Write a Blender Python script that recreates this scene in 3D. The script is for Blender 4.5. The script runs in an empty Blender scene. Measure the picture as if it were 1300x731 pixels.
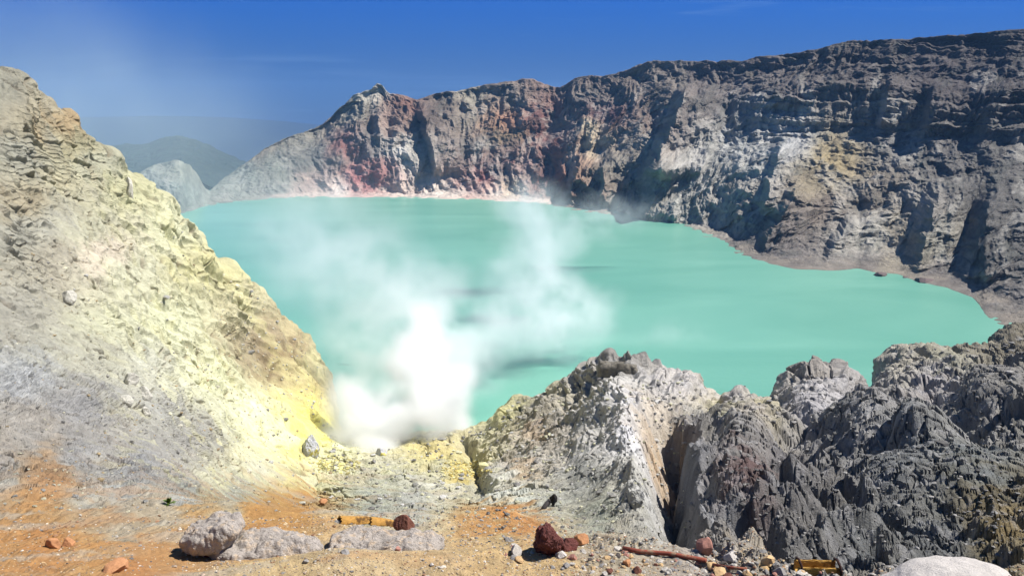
import bpy, bmesh, math, random
import numpy as np
from concurrent.futures import ThreadPoolExecutor
R = math.radians
random.seed(7); rng = np.random.default_rng(11)
scene = bpy.context.scene
col = scene.collection
F32 = np.float32
# ------------------------------------------------------------------ camera model
EYE = 66.0; FPX = 1126.0; PITCH = R(10.8)
CP, SP = math.cos(PITCH), math.sin(PITCH)
def px2ray(px, py):
    px = np.asarray(px, float); py = np.asarray(py, float)
    dx = (px-650)/FPX; dy = (365.5-py)/FPX
    x = dx; y = CP+dy*SP; z = -SP+dy*CP
    h = np.hypot(x, y)
    return np.arctan2(x, y), z/h
def world(px, py, r):
    az, t = px2ray(px, py)
    return np.array([r*np.sin(az), r*np.cos(az), EYE+r*t])
def project(P):
    x, y, z = P[..., 0], P[..., 1], P[..., 2]-EYE
    f = y*CP-z*SP; u = y*SP+z*CP
    f = np.maximum(f, .01)
    return 650+FPX*x/f, 365.5-FPX*u/f
# ------------------------------------------------------------------ noise
_pr = np.random.default_rng(3)
PERM = _pr.permutation(256).astype(np.int32); PERM = np.concatenate([PERM, PERM, PERM])
_g = _pr.normal(size=(256, 3)); _g /= np.linalg.norm(_g, axis=1)[:, None]
GX, GY, GZ = [np.ascontiguousarray(_g[:, i]).astype(F32) for i in range(3)]
def _perlin(x, y, z):
    xi = np.floor(x); yi = np.floor(y); zi = np.floor(z)
    x = x-xi; y = y-yi; z = z-zi
    xi = xi.astype(np.int32) & 255; yi = yi.astype(np.int32) & 255; zi = zi.astype(np.int32) & 255
    u = x*x*x*(x*(x*6-15)+10); v = y*y*y*(y*(y*6-15)+10); w = z*z*z*(z*(z*6-15)+10)
    out = 0
    for i in (0, 1):
        a = PERM[xi+i]; wu = u if i else 1-u
        for j in (0, 1):
            b = PERM[a+yi+j]; wv = v if j else 1-v
            for k in (0, 1):
                h = PERM[b+zi+k]; ww = w if k else 1-w
                out = out+(GX[h]*(x-i)+GY[h]*(y-j)+GZ[h]*(z-k))*(wu*wv*ww)
    return out.astype(F32)
def _cell(x, y, z):
    """cellular noise: nearest cell's distance, second distance, a random value of the cell"""
    xi = np.floor(x).astype(np.int32); yi = np.floor(y).astype(np.int32); zi = np.floor(z).astype(np.int32)
    f1 = np.full(x.shape, 9, F32); f2 = f1.copy(); idv = np.zeros(x.shape, F32)
    for i in (-1, 0, 1):
        for j in (-1, 0, 1):
            for k in (-1, 0, 1):
                cx = xi+i; cy = yi+j; cz = zi+k
                h = PERM[PERM[PERM[cx & 255]+(cy & 255)]+(cz & 255)]
                ox = PERM[h+1]/255.; oy = PERM[h+57]/255.; oz = PERM[h+119]/255.
                d = np.sqrt((cx+ox-x)**2+(cy+oy-y)**2+(cz+oz-z)**2).astype(F32)
                n = d < f1
                f2 = np.where(n, f1, np.minimum(f2, d)); idv = np.where(n, PERM[h+200]/255., idv); f1 = np.where(n, d, f1)
    return f1, f2, idv.astype(F32)
POOL = ThreadPoolExecutor(4)
def par(fn, *arrs):
    shp = arrs[0].shape; fl = [np.ascontiguousarray(a, dtype=F32).ravel() for a in arrs]
    n = fl[0].size; ch = max(1, min(64, n//40000+1)); idx = np.linspace(0, n, ch+1).astype(int)
    res = list(POOL.map(lambda k: fn(*[a[idx[k]:idx[k+1]] for a in fl]), range(ch)))
    if isinstance(res[0], tuple): return tuple(np.concatenate(r).reshape(shp) for r in zip(*res))
    return np.concatenate(res).reshape(shp)
def noise(q, k, off=0.0, sc=(1, 1, 1)):
    return par(_perlin, q[0]*(k*sc[0])+off, q[1]*(k*sc[1])+off*1.7+3.1, q[2]*(k*sc[2])+off*.6+7.7)
def cells(q, k, off=0.0, sc=(1, 1, 1)):
    return par(_cell, q[0]*(k*sc[0])+off, q[1]*(k*sc[1])+off*1.3, q[2]*(k*sc[2])+off*.7)
def fbm(q, k, n, gain=.5, off=0., sc=(1, 1, 1)):
    s = 0; a = 1.
    for i in range(n): s = s+a*noise(q, k*2.03**i, off+i*11.3, sc); a *= gain
    return s
def ridged(q, k, n, gain=.5, off=0., sc=(1, 1, 1)):
    s = 0; a = 1.
    for i in range(n): s = s+a*(1-2.2*np.abs(noise(q, k*2.03**i, off+i*7.9, sc))); a *= gain
    return s
def sstep(a, b, x):
    t = np.clip((x-a)/(b-a), 0, 1); return t*t*(3-2*t)
def smooth_rows(a, n, axis):
    if n < 1: return a
    k = np.hanning(2*n+3)[1:-1]; k /= k.sum()
    pad = [(0, 0)]*a.ndim; pad[axis] = (n, n)
    b = np.pad(a, pad, mode='edge'); out = 0
    for i, w in enumerate(k): out = out+w*np.take(b, np.arange(i, i+a.shape[axis]), axis=axis)
    return out
def srgb(c):
    c = np.asarray(c, float)/255.
    return np.where(c <= .04045, c/12.92, ((c+.055)/1.055)**2.4)
# ------------------------------------------------------------------ object helpers
def tag(o, label=None, cat=None, group=None, kind=None):
    if label: o['label'] = label
    if cat: o['category'] = cat
    if group: o['group'] = group
    if kind: o['kind'] = kind
    return o
def mesh_np(name, V, Fq, mat, colors=None, parent=None, smooth=False):
    me = bpy.data.meshes.new(name); k = Fq.shape[1]
    me.vertices.add(len(V)); me.vertices.foreach_set('co', np.ascontiguousarray(V, dtype=F32).ravel())
    me.loops.add(Fq.size); me.loops.foreach_set('vertex_index', np.ascontiguousarray(Fq, dtype=np.int32).ravel())
    me.polygons.add(len(Fq)); me.polygons.foreach_set('loop_start', np.arange(0, Fq.size, k, dtype=np.int32))
    me.polygons.foreach_set('use_smooth', np.full(len(Fq), smooth))
    me.update(calc_edges=True)
    if colors is not None:
        at = me.color_attributes.new('Tint', 'FLOAT_COLOR', 'POINT')
        c4 = np.ones((len(V), 4), F32); c4[:, :3] = colors
        at.data.foreach_set('color', c4.ravel())
    me.materials.append(mat)
    o = bpy.data.objects.new(name, me); col.objects.link(o)
    if parent: o.parent = parent
    return o
def grid_faces(nr, nc):
    i = np.arange(nr*nc).reshape(nr, nc)
    return np.stack([i[:-1, :-1], i[:-1, 1:], i[1:, 1:], i[1:, :-1]], -1).reshape(-1, 4)
def sub_mesh(name, P, C, Fq, mask, mat, smooth=False):
    f = Fq[mask]; used, inv = np.unique(f.ravel(), return_inverse=True)
    return mesh_np(name, P[used], inv.reshape(-1, 4), mat, C[used], smooth=smooth)
# ------------------------------------------------------------------ materials
def new_mat(name):
    m = bpy.data.materials.new(name); m.use_nodes = True
    nt = m.node_tree; b = nt.nodes['Principled BSDF']; return m, nt, b
def nd(nt, t, **kw):
    n = nt.nodes.new(t)
    for k, v in kw.items():
        if k in n.inputs: n.inputs[k].default_value = v
        else: setattr(n, k, v)
    return n
def rock_mat(name, scale, base=None, bump=.5, dist=.02, vary=.35, rough=.93, spots=None):
    """rough rock or earth: attribute or plain tint, broken up by noise at three sizes, with a bump"""
    m, nt, b = new_mat(name); L = nt.links.new
    tc = nd(nt, 'ShaderNodeTexCoord')
    n1 = nd(nt, 'ShaderNodeTexNoise', Scale=scale, Detail=8, Roughness=.65); L(tc.outputs['Object'], n1.inputs['Vector'])
    n2 = nd(nt, 'ShaderNodeTexNoise', Scale=scale*7.3, Detail=6, Roughness=.7); L(tc.outputs['Object'], n2.inputs['Vector'])
    vo = nd(nt, 'ShaderNodeTexVoronoi', Scale=scale*5); vo.feature = 'DISTANCE_TO_EDGE'; L(tc.outputs['Object'], vo.inputs['Vector'])
    if base is None:
        src = nd(nt, 'ShaderNodeAttribute', attribute_name='Tint').outputs['Color']
    else:
        src = nd(nt, 'ShaderNodeRGB'); src.outputs[0].default_value = (*base, 1); src = src.outputs[0]
    a = nd(nt, 'ShaderNodeMath', operation='ADD'); L(n1.outputs['Fac'], a.inputs[0]); L(n2.outputs['Fac'], a.inputs[1])
    mr = nd(nt, 'ShaderNodeMapRange'); L(a.outputs[0], mr.inputs['Value'])
    mr.inputs['From Min'].default_value = .65; mr.inputs['From Max'].default_value = 1.35
    mr.inputs['To Min'].default_value = 1-vary; mr.inputs['To Max'].default_value = 1+vary*.8
    mx = nd(nt, 'ShaderNodeVectorMath', operation='SCALE'); L(src, mx.inputs[0]); L(mr.outputs[0], mx.inputs['Scale'])
    outc = mx.outputs[0]
    if spots is not None:
        n3 = nd(nt, 'ShaderNodeTexNoise', Scale=scale*.8, Detail=5, Roughness=.6); L(tc.outputs['Object'], n3.inputs['Vector'])
        m3 = nd(nt, 'ShaderNodeMapRange'); L(n3.outputs['Fac'], m3.inputs['Value'])
        m3.inputs['From Min'].default_value = .52; m3.inputs['From Max'].default_value = .62
        mm = nd(nt, 'ShaderNodeMix', data_type='RGBA'); L(m3.outputs[0], mm.inputs['Factor']); L(outc, mm.inputs['A']); mm.inputs['B'].default_value = (*spots, 1)
        outc = mm.outputs['Result']
    L(outc, b.inputs['Base Color'])
    b.inputs['Roughness'].default_value = rough; b.inputs['Specular IOR Level'].default_value = .25
    ad = nd(nt, 'ShaderNodeMath', operation='MULTIPLY_ADD'); L(n2.outputs['Fac'], ad.inputs[0]); ad.inputs[1].default_value = .5; L(n1.outputs['Fac'], ad.inputs[2])
    bp = nd(nt, 'ShaderNodeBump', Strength=bump, Distance=dist); L(ad.outputs[0], bp.inputs['Height']); L(bp.outputs[0], b.inputs['Normal'])
    return m
M_near = rock_mat('ledge_earth', 9.0, bump=.8, dist=.03, vary=.28)
M_slope = rock_mat('slope_rock', 1.2, bump=.8, dist=.25, vary=.22)
M_mid = rock_mat('grey_rock', 1.0, bump=.9, dist=.35, vary=.25)
M_wall = rock_mat('crater_rock', .22, bump=.9, dist=1.2, vary=.28)
K_ALB = .72      # lit display colour -> surface reflectance
# ------------------------------------------------------------------ lofting
def loft(px_cols, lines, nrows, smooth_c=6, smooth_r=5, hid=.3):
    """lines: list of (px[], py[], r[]) feature lines, near to far; gives az, ln r, t on a grid (rows, cols)"""
    LR = []; T = []; PY = []; AZ = []
    for k, (x, y, r) in enumerate(lines):
        py = np.interp(px_cols, x, y); lr = np.interp(px_cols, x, np.log(r))
        sc = smooth_c if k != TOPLINE else 1
        py = smooth_rows(py, sc, 0); lr = smooth_rows(lr, smooth_c, 0)
        LR.append(lr); PY.append(py); a_, t_ = px2ray(px_cols, np.clip(py, -200, 1000)); AZ.append(a_); T.append(px2ray(px_cols, py)[1])
    AZ = np.array(AZ); LR = np.array(LR); T = np.array(T); PY = np.array(PY)
    seg = np.zeros((len(lines)-1, len(px_cols))); env = PY[0].copy()
    for k in range(len(lines)-1):
        vis = np.maximum(0, np.minimum(PY[k], env)-PY[k+1]); tot = np.abs(PY[k]-PY[k+1])
        seg[k] = vis+hid*(tot-vis)+55*(LR[k+1]-LR[k])*.8+3
        env = np.minimum(env, PY[k+1])
    seg = smooth_rows(seg, 110, 1)
    S = np.concatenate([np.zeros((1, len(px_cols))), np.cumsum(seg, 0)]); S /= S[-1]
    s = np.linspace(0, 1, nrows)
    lr = np.empty((nrows, len(px_cols))); t = lr.copy(); kk = lr.copy(); az = lr.copy()
    for c in range(len(px_cols)):
        az[:, c] = np.interp(s, S[:, c], AZ[:, c]); lr[:, c] = np.interp(s, S[:, c], LR[:, c]); t[:, c] = np.interp(s, S[:, c], T[:, c]); kk[:, c] = np.interp(s, S[:, c], np.arange(len(lines)))
    lr = smooth_rows(lr, smooth_r, 0); t = smooth_rows(t, smooth_r, 0)
    return smooth_rows(az, smooth_r, 0), lr, t, kk
def to_xyz(az, lr, t):
    r = np.exp(lr); return np.stack([r*np.sin(az), r*np.cos(az), EYE+r*t], -1)
def normals(P):
    du = np.gradient(P, axis=1); dv = np.gradient(P, axis=0)
    n = np.cross(du, dv); n /= np.linalg.norm(n, axis=-1)[..., None]+1e-9
    return n
def field(px, py, ctrl, ncol, power=3.2, warp=None):
    """scattered values -> smooth map, evaluated on a coarse lattice and sampled"""
    gx = np.arange(-260, 1580, 10.); gy = np.arange(-60, 960, 8.)
    X, Y = np.meshgrid(gx, gy)
    num = np.zeros(X.shape+(ncol,)); den = np.zeros(X.shape)
    for c in ctrl:
        w = 1/(((X-c[0])/1.25)**2+(Y-c[1])**2+60.)**(power/2)
        num += w[..., None]*np.asarray(c[2:2+ncol], float); den += w
    num /= den[..., None]
    fx = np.clip((px-gx[0])/10., 0, len(gx)-1.01); fy = np.clip((py-gy[0])/8., 0, len(gy)-1.01)
    ix = fx.astype(int); iy = fy.astype(int); fx = (fx-ix)[..., None]; fy = (fy-iy)[..., None]
    return num[iy, ix]*(1-fx)*(1-fy)+num[iy, ix+1]*fx*(1-fy)+num[iy+1, ix]*(1-fx)*fy+num[iy+1, ix+1]*fx*fy
# ================================================================== NEAR TERRAIN
st = [-260, 0, 100, 200, 300, 400, 450, 500, 600, 700, 800, 900, 1000, 1100, 1200, 1300, 1560]
def ln_(pairs): return ([p[0] for p in pairs], [p[1] for p in pairs], [p[2] for p in pairs])
LA = ln_([(p, 900, 5.2) for p in st])
LB = ln_([(p, 735, 7.3) for p in st])
LC = ln_([(-260, 640, 10.3), (0, 645, 10.3), (200, 640, 10.3), (300, 640, 10.1), (420, 647, 9.8), (520, 655, 9.6), (640, 652, 9.7), (700, 660, 9.5), (740, 678, 9.0), (800, 690, 8.5), (900, 698, 8.2), (1000, 708, 7.9), (1100, 722, 7.6), (1200, 730, 7.45), (1300, 732, 7.4), (1560, 734, 7.35)])
LD = ln_([(-260, 590, 13), (0, 592, 13.5), (100, 597, 14), (200, 608, 15), (300, 655, 16), (400, 690, 20), (500, 700, 22), (600, 700, 22), (700, 695, 20), (800, 725, 16), (900, 780, 14), (1000, 800, 14), (1100, 810, 14), (1300, 810, 13), (1560, 810, 13)])
LE = ln_([(-260, 490, 22), (0, 500, 24), (100, 520, 27), (200, 560, 32), (300, 618, 60), (400, 644, 78), (500, 645, 80), (600, 648, 75), (700, 650, 60), (800, 680, 45), (840, 695, 36), (900, 712, 30), (1000, 716, 28), (1100, 712, 26), (1200, 706, 26), (1300, 700, 26), (1560, 690, 26)])
LF = ln_([(-260, 350, 46), (0, 360, 48), (100, 400, 60), (200, 460, 85), (300, 540, 120), (400, 595, 130), (500, 600, 125), (600, 598, 125), (700, 590, 100), (800, 590, 85), (860, 615, 66), (900, 622, 60), (1000, 625, 56), (1100, 650, 46), (1200, 655, 44), (1300, 640, 46), (1560, 620, 50)])
LG = ln_([(-260, 200, 76), (0, 220, 80), (100, 270, 105), (200, 340, 140), (300, 450, 175), (400, 555, 165), (450, 570, 160), (500, 574, 155), (600, 566, 155), (700, 540, 140), (800, 515, 125), (860, 540, 115), (900, 560, 110), (1000, 560, 118), (1100, 545, 120), (1200, 510, 135), (1300, 485, 140), (1560, 430, 160)])
tp = [(-260, 10, 95), (-60, 65, 104), (0, 90, 110), (22, 92, 113), (34, 97, 116), (42, 112, 120), (60, 128, 126), (78, 143, 133), (95, 162, 140), (110, 183, 146), (130, 202, 154), (150, 222, 162), (185, 248, 172), (220, 280, 181), (260, 322, 192), (300, 363, 200), (330, 390, 204), (360, 418, 206), (385, 442, 208), (402, 462, 208), (412, 482, 208), (418, 505, 205), (428, 545, 190), (440, 552, 182), (500, 553, 180), (590, 552, 180), (608, 548, 180), (622, 536, 178), (636, 521, 176), (660, 512, 172), (700, 502, 166), (722, 490, 162), (742, 478, 158), (760, 466, 154), (775, 462, 151), (806, 461, 150), (832, 468, 154), (850, 474, 156), (872, 484, 158), (884, 492, 160), (900, 508, 164), (912, 522, 168), (919, 518, 160), (924, 503, 156), (938, 498, 155), (955, 502, 156), (972, 510, 158), (982, 518, 162), (992, 507, 166), (1005, 490, 168), (1020, 478, 169), (1040, 473, 170), (1060, 472, 170), (1076, 480, 171), (1090, 494, 174), (1100, 506, 182), (1110, 497, 188), (1120, 470, 190), (1132, 452, 192), (1150, 444, 194), (1170, 441, 196), (1188, 438, 198), (1210, 440, 200), (1228, 436, 203), (1245, 434, 206), (1256, 436, 212), (1268, 424, 218), (1285, 414, 224), (1300, 408, 230), (1560, 330, 300)]
LT = ln_(tp)
zb = []
for (p, y, r) in tp:
    r2 = r*1.09+6; zb.append((p, math.nan, r2))
# the far side falls steeply below the lake
lu = []; lv = []
for (p, y, r) in tp:
    a_, t_ = px2ray(p, y); z = EYE+r*t_
    r2 = r+max(4, (z+4)/1.6); t2 = (-4-EYE)/r2
    # invert t -> py (column direction)
    dx = (p-650)/FPX
    ys = np.linspace(-200, 1400, 3201); tt = px2ray(np.full(3201, p), ys)[1]
    lu.append((p, float(np.interp(-t2, -tt, ys)), r2))
    r3 = r2*1.12; lv.append((p, float(np.interp(-(-8-EYE)/r3, -tt, ys)), r3))
LU = ln_(lu); LV = ln_(lv)
lines = [LA, LB, LC, LD, LE, LF, LG, LT, LU, LV]
TOPLINE = 7
pxc = np.concatenate([np.linspace(-1100, -156, 60), np.linspace(-150, 1450, 1500), np.linspace(1456, 2500, 60)]); NC, NR = len(pxc), 1350
az, lr, t, kk = loft(pxc, lines, NR, smooth_c=14, smooth_r=5)
base = to_xyz(az, lr, t); bx, by = project(base)
bx = bx.astype(F32); by = by.astype(F32)
q = (az.astype(F32), lr.astype(F32), t.astype(F32))
# rough, block, strata, gully, soft
NCTRL = [
 # px, py, rough, block, strata, gully
 (0,110,.5,.2,.3,.3),(40,200,.3,.1,.9,.1),(20,300,.25,.1,1,0),(20,400,.3,.2,.8,0),(30,480,.4,.6,1,0),(100,520,.4,.5,.9,0),
 (60,580,.45,.6,.9,0),(150,605,.4,.5,.9,0),(20,540,.5,.7,.9,0),(120,560,.4,.5,.8,0),(220,615,.35,.35,.7,0),(100,450,.3,.2,.4,.1),(75,150,.6,.3,.2,.4),(150,250,.55,.2,.1,.5),(220,300,.6,.2,0,.6),(300,400,.55,.15,0,.6),
 (370,450,.4,.05,0,.35),(400,490,.35,.0,0,.3),(100,300,.45,.2,.1,.3),(85,375,.6,.6,.2,0),(180,500,.5,.6,.1,0),(150,350,.35,.05,0,.3),(200,420,.2,.03,0,.25),(250,480,.16,.0,0,.2),(300,530,.15,.02,0,.15),
 (350,580,.25,.1,0,.05),(300,600,.3,.15,0,0),(240,590,.4,.3,.3,0),(400,600,.3,.2,0,0),(450,600,.4,.2,0,.1),(500,590,.4,.1,0,.15),(550,610,.4,.1,0,.2),(600,600,.5,.2,0,.2),
 (50,650,.22,.25,.8,0),(50,720,.10,.08,.4,0),(120,690,.15,.15,.5,0),(200,645,.16,.12,.5,0),(200,720,.05,.0,.05,0),(350,660,.05,0,.05,0),(350,720,.05,0,0,0),(500,700,.05,0,0,0),(600,680,.06,0,.05,0),(680,670,.07,0,.15,0),(700,720,.06,.0,0,0),(850,720,.1,.1,0,0),(1000,728,.12,.1,0,0),(1200,735,.12,.1,0,0),
 (450,640,.2,.05,.1,0),(560,635,.25,.05,.1,0),(650,630,.3,.2,.3,0),(700,630,.3,.15,.2,0),(740,640,.25,.05,.2,.1),(640,550,.5,.3,0,.1),(690,530,.8,.4,0,.2),(680,570,.45,.15,0,.3),(740,510,.7,.3,0,.5),(790,475,.8,.5,0,.8),(800,520,.5,.12,0,1),(860,500,.5,.12,0,1),(890,530,.5,.15,0,.8),
 (750,580,.42,.12,0,.5),(800,600,.6,.2,0,.7),(830,650,.6,.3,0,.6),(790,680,.4,.2,0,.3),(700,600,.6,.3,0,.3),
 (860,600,1,1,0,.4),(900,560,1,1,0,.4),(950,540,.7,.6,0,.6),(940,600,.5,.5,.1,.2),(930,670,.9,1,0,.3),(1000,660,.9,1,0,0),(1000,600,1,1.1,.1,0),(1050,490,.7,.4,.1,.8),(1060,560,1,1,.4,0),(1110,570,.6,.6,1,0),(1150,470,.8,.6,.3,.3),(1200,460,.8,.7,.3,.2),
 (1200,560,.7,.8,1,0),(1280,520,.7,.8,1,0),(1270,450,.9,.9,.4,0),(1150,612,.18,.04,1.3,0),(1210,620,.15,.03,1.4,0),(1270,620,.15,.03,1.4,0),(1240,600,.2,.06,1.3,0),(1180,640,.2,.08,1.3,0),(1060,545,.3,.15,1,0),(1110,560,.3,.15,1.1,0),(1150,575,.3,.2,1.1,0),(1275,500,.3,.15,1.2,0),(1100,640,.7,.8,.7,0),(1100,690,.9,.8,0,.2),(1200,690,.7,.5,0,.3),(1290,690,.8,.6,0,.2)]
w1 = noise(q, 14, 5)*22; w2 = noise(q, 14, 25)*22
Fm = field(bx+w1, by+w2, NCTRL, 4).astype(F32)
rough, block, strata, gully = [Fm[..., i].copy() for i in range(4)]
calm = np.zeros(rough.shape)
for cx, cy_, sx_, sy_ in [(948, 585, 42, 46), (1200, 622, 140, 22), (1095, 560, 55, 26), (1272, 520, 55, 26), (735, 615, 50, 45), (1030, 520, 30, 30), (1180, 575, 50, 18)]:
    calm = np.maximum(calm, np.exp(-(((bx+w1*.5-cx)/sx_)**2+((by+w2*.5-cy_)/sy_)**2)**1.5))
lft = 1-sstep(380, 470, bx)
rough *= 1-.35*lft; block *= 1-.55*lft
top_k = np.exp(-((kk-7)/.5)**2)
rough *= (1-.80*calm)*(1-.45*top_k); block *= (1-.93*calm)*(1-.5*top_k)
strata = np.where((bx > 900) & (calm > strata*.8), np.maximum(strata, 1.25*calm), strata)
rr = np.exp(lr)
fgm = 1-sstep(2.0, 3.0, kk)        # the ledge itself
def saw(x): f = x-np.floor(x); return np.minimum(f/.88, (1-f)/.12)
def layL0(q, by): return (.52-.75*sstep(430, 600, by))*q[0]+q[2]
# --- medium and large relief (big fractured masses first)
N0 = normals(base)
sg = np.sign(N0[..., 2:3]); N0 = N0*np.where(sg == 0, 1, sg)
d = np.zeros_like(lr, dtype=F32)
d += rough*(.030*fbm(q, 8, 2, .5, 1)+.017*ridged(q, 18, 2, .5, 2)-.012)
# fluted gullies running down the cone and spires (stretched along the slope)
wq = (q[0]+.02*noise(q, 12, 31), q[1], q[2])
d += gully*(.011*ridged(wq, 46, 3, .6, 3, (1, .16, .22))-.005)
# blocks
f1, f2, idv = cells((q[0]+.02*noise(q, 16, 88), q[1]+.02*noise(q, 16, 89), q[2]), 8.5, 44, (1, .75, 1))
dbig = block*(.072*(idv-.5)*sstep(.0, .20, f2-f1)-.02*(1-sstep(0, .16, f2-f1)))*sstep(840, 900, bx)
ridge_keep = 1-.90*np.exp(-((kk-7)/.75)**2)
d = d+dbig*ridge_keep
bm = block > .06
f1, f2, idv = cells((q[0]+.012*noise(q, 30, 8), q[1]*1.0+.012*noise(q, 30, 9), q[2]), 19, 4, (1, .8, 1))
d += block*(.024*(idv-.4)*sstep(.0, .30, f2-f1))
f1, f2, idv = cells((q[0]+.006*noise(q, 60, 18), q[1]+.006*noise(q, 60, 19), q[2]), 48, 14, (1, .8, 1))
d += (block*.6+rough*.15)*(.0065*(idv-.35)*sstep(.0, .25, f2-f1))
rgt0 = sstep(860, 930, bx)
finq = (q[0]+.03*noise(q, 8, 91)+.25*q[2], q[1], q[2])
rm = sstep(850, 900, bx)*np.clip(block-.25, 0, 1)
d += ridge_keep*rm*(.022*ridged(finq, 8, 1, .5, 92, (1, .45, .55))+.004*ridged(finq, 24, 2, .55, 93, (1, .5, .6))-.008)
fb1, fb2, idA = cells((q[0]+.03*noise(q, 10, 98), q[1]+.03*noise(q, 10, 99), q[2]), 11, 97, (1, .8, 1))
layB = .28*q[0]+q[2]-.03*q[1]+.05*(idA-.5)+(idA-.5)*.5*(q[0]-.35)+.006*noise(q, 18, 90)
bedR = sstep(870, 930, bx)*np.clip(block+.5*np.clip(strata, 0, 1), 0, 1.2)*(1-.93*calm)
d += ridge_keep*bedR*(.0190*(saw(-layB*12)-.5)+.0040*(saw(-layB*37)-.5))
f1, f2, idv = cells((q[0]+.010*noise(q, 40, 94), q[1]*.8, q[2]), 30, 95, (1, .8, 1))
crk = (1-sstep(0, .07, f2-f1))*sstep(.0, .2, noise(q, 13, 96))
d -= (.30+rough)*.014*(1-.6*lft)*crk*sstep(2.9, 3.3, kk)
f1, f2, idv = cells((q[0]+.006*noise(q, 70, 401), q[1]*.8, q[2]), 62, 402, (1, .8, 1))
d += rgt0*ridge_keep*(.0075*(idv-.5)*sstep(0, .15, f2-f1)-.006*(1-sstep(0, .10, f2-f1)))
lcr = (q[0]*1.0, q[1]*.9, q[2])
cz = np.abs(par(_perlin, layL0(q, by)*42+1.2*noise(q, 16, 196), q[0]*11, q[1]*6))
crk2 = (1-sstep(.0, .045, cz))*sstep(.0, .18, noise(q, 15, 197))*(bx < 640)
d -= crk2*(.25+strata)*.011*sstep(2.6, 3.2, kk)
rcoord = (q[0]*.80+q[2]+.004*noise(q, 20, 311))
run = 1-2.2*np.abs(par(_perlin, rcoord*62, q[1]*7, q[0]*9)); run2 = 1-2.2*np.abs(par(_perlin, rcoord*150+5, q[1]*16, q[0]*20))
d += lft*sstep(60, 160, bx)*sstep(3.2, 4.2, kk)*(.0085*run+.0030*run2)
# strata: tilted layers that stand out as ledges
lay = (-.42*q[0]+q[2]*1.0+.10*q[1]+.010*noise(q, 10, 61))
dirL = np.where(bx < 640, 1, 0)
layR = (.30*q[0]-.42*(q[0]-.42)**2*0+q[2]*1.0-.03*q[1]+.018*noise(q, 7, 63))
cl = .52-.75*sstep(430, 600, by)
layL = (cl*q[0]+q[2]*1.0+.014*noise(q, 8, 62)) 
lay = np.where(dirL > 0, layL, layR)
brk = sstep(-.15, .15, noise(q, 22, 66))
brk2 = sstep(-.1, .12, noise(q, 30, 67)); lw_ = lay+.004*noise(q, 30, 68)
rgt = sstep(860, 930, bx)
d += strata*(1-.62*rgt)*(.0100*(1-.55*lft)*(saw(-lay*30)-.5)*brk*(1-.4*calm)+(.0050+.004*lft*sstep(-.1, .2, noise(q, 12, 321)))*(saw(-lw_*85)-.5)*brk2+.0020*(saw(-lw_*230)-.5))
d += sstep(870, 920, bx)*ridge_keep*(.040*calm-.016*(1-calm)*block)
# fine rubble relief
small = (.10+rough)*(1-.35*calm)
d += small*(.0060*fbm(q, 70, 4, .6, 71)+.0040*ridged(q, 60, 2, .5, 77)-.001)
pit = np.clip(noise(q, 55, 81)-.22, 0, 1)
d -= (rough*.8+.25*strata)*.045*pit*(1-.8*calm)
# the ledge: soft wind-blown mounds in the earth
mound = np.exp(-(((bx-470)/140)**2+((by-722)/15)**2))*.16+np.exp(-(((bx-690)/110)**2+((by-715)/14)**2))*.12
dm = fgm*(mound+.045*noise((base[..., 0].astype(F32), base[..., 1].astype(F32), base[..., 2].astype(F32)), 1.6, 5)+.006*fbm((base[..., 0].astype(F32), base[..., 1].astype(F32), base[..., 2].astype(F32)), 9, 3, .6, 6))
low = sstep(8, 9.6, kk); d *= (1-low*.7)
P = base+N0*(d*rr)[..., None]
P[..., 2] += dm
azs = az+.014*noise(q, 18, 301)+.006*noise(q, 50, 302)
# explicit ridges: crest of the white spur and dark gullies at its foot
def stamp(poly, width, amp):
    global P
    az = azs
    pts = [(px2ray(a, b)[0], math.log(r)) for a, b, r in poly]
    best = np.full(lr.shape, 9.); side = np.ones(lr.shape)
    for (a0, l0), (a1, l1) in zip(pts[:-1], pts[1:]):
        dx, dy = a1-a0, l1-l0; L2 = dx*dx+dy*dy
        u = np.clip(((az-a0)*dx+(lr-l0)*dy)/L2, 0, 1)
        dd_ = np.hypot(az-a0-u*dx, lr-l0-u*dy); nn_ = dd_ < best; best = np.where(nn_, dd_, best); side = np.where(nn_, az-a0-u*dx, side)
    x = best/width
    if amp < 0: x = np.where(side > 0, x/.38, x)
    P[..., 2] += amp*rr*np.clip(1-x, 0, 1)**1.3
stamp([(782, 520, 122), (795, 580, 90), (808, 640, 58), (818, 690, 42)], .075, .030)
stamp([(690, 525, 150), (740, 560, 115), (745, 610, 78)], .07, .014)
stamp([(862, 560, 100), (862, 620, 68), (880, 690, 34)], .055, -.11)
stamp([(925, 580, 95), (930, 605, 76), (905, 645, 52)], .06, .016)
stamp([(985, 690, 30), (965, 655, 42)], .05, -.085)
stamp([(1062, 590, 80), (1010, 630, 55)], .035, -.05)
stamp([(1075, 612, 54), (1110, 655, 42), (1180, 672, 37), (1300, 668, 36)], .035, -.035)
stamp([(600, 560, 160), (615, 620, 90)], .03, -.02)
stamp([(1105, 560, 110), (1180, 600, 72), (1300, 612, 64)], .07, .022)
P[..., 2] += .0
PXn, PYn = project(P)
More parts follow.
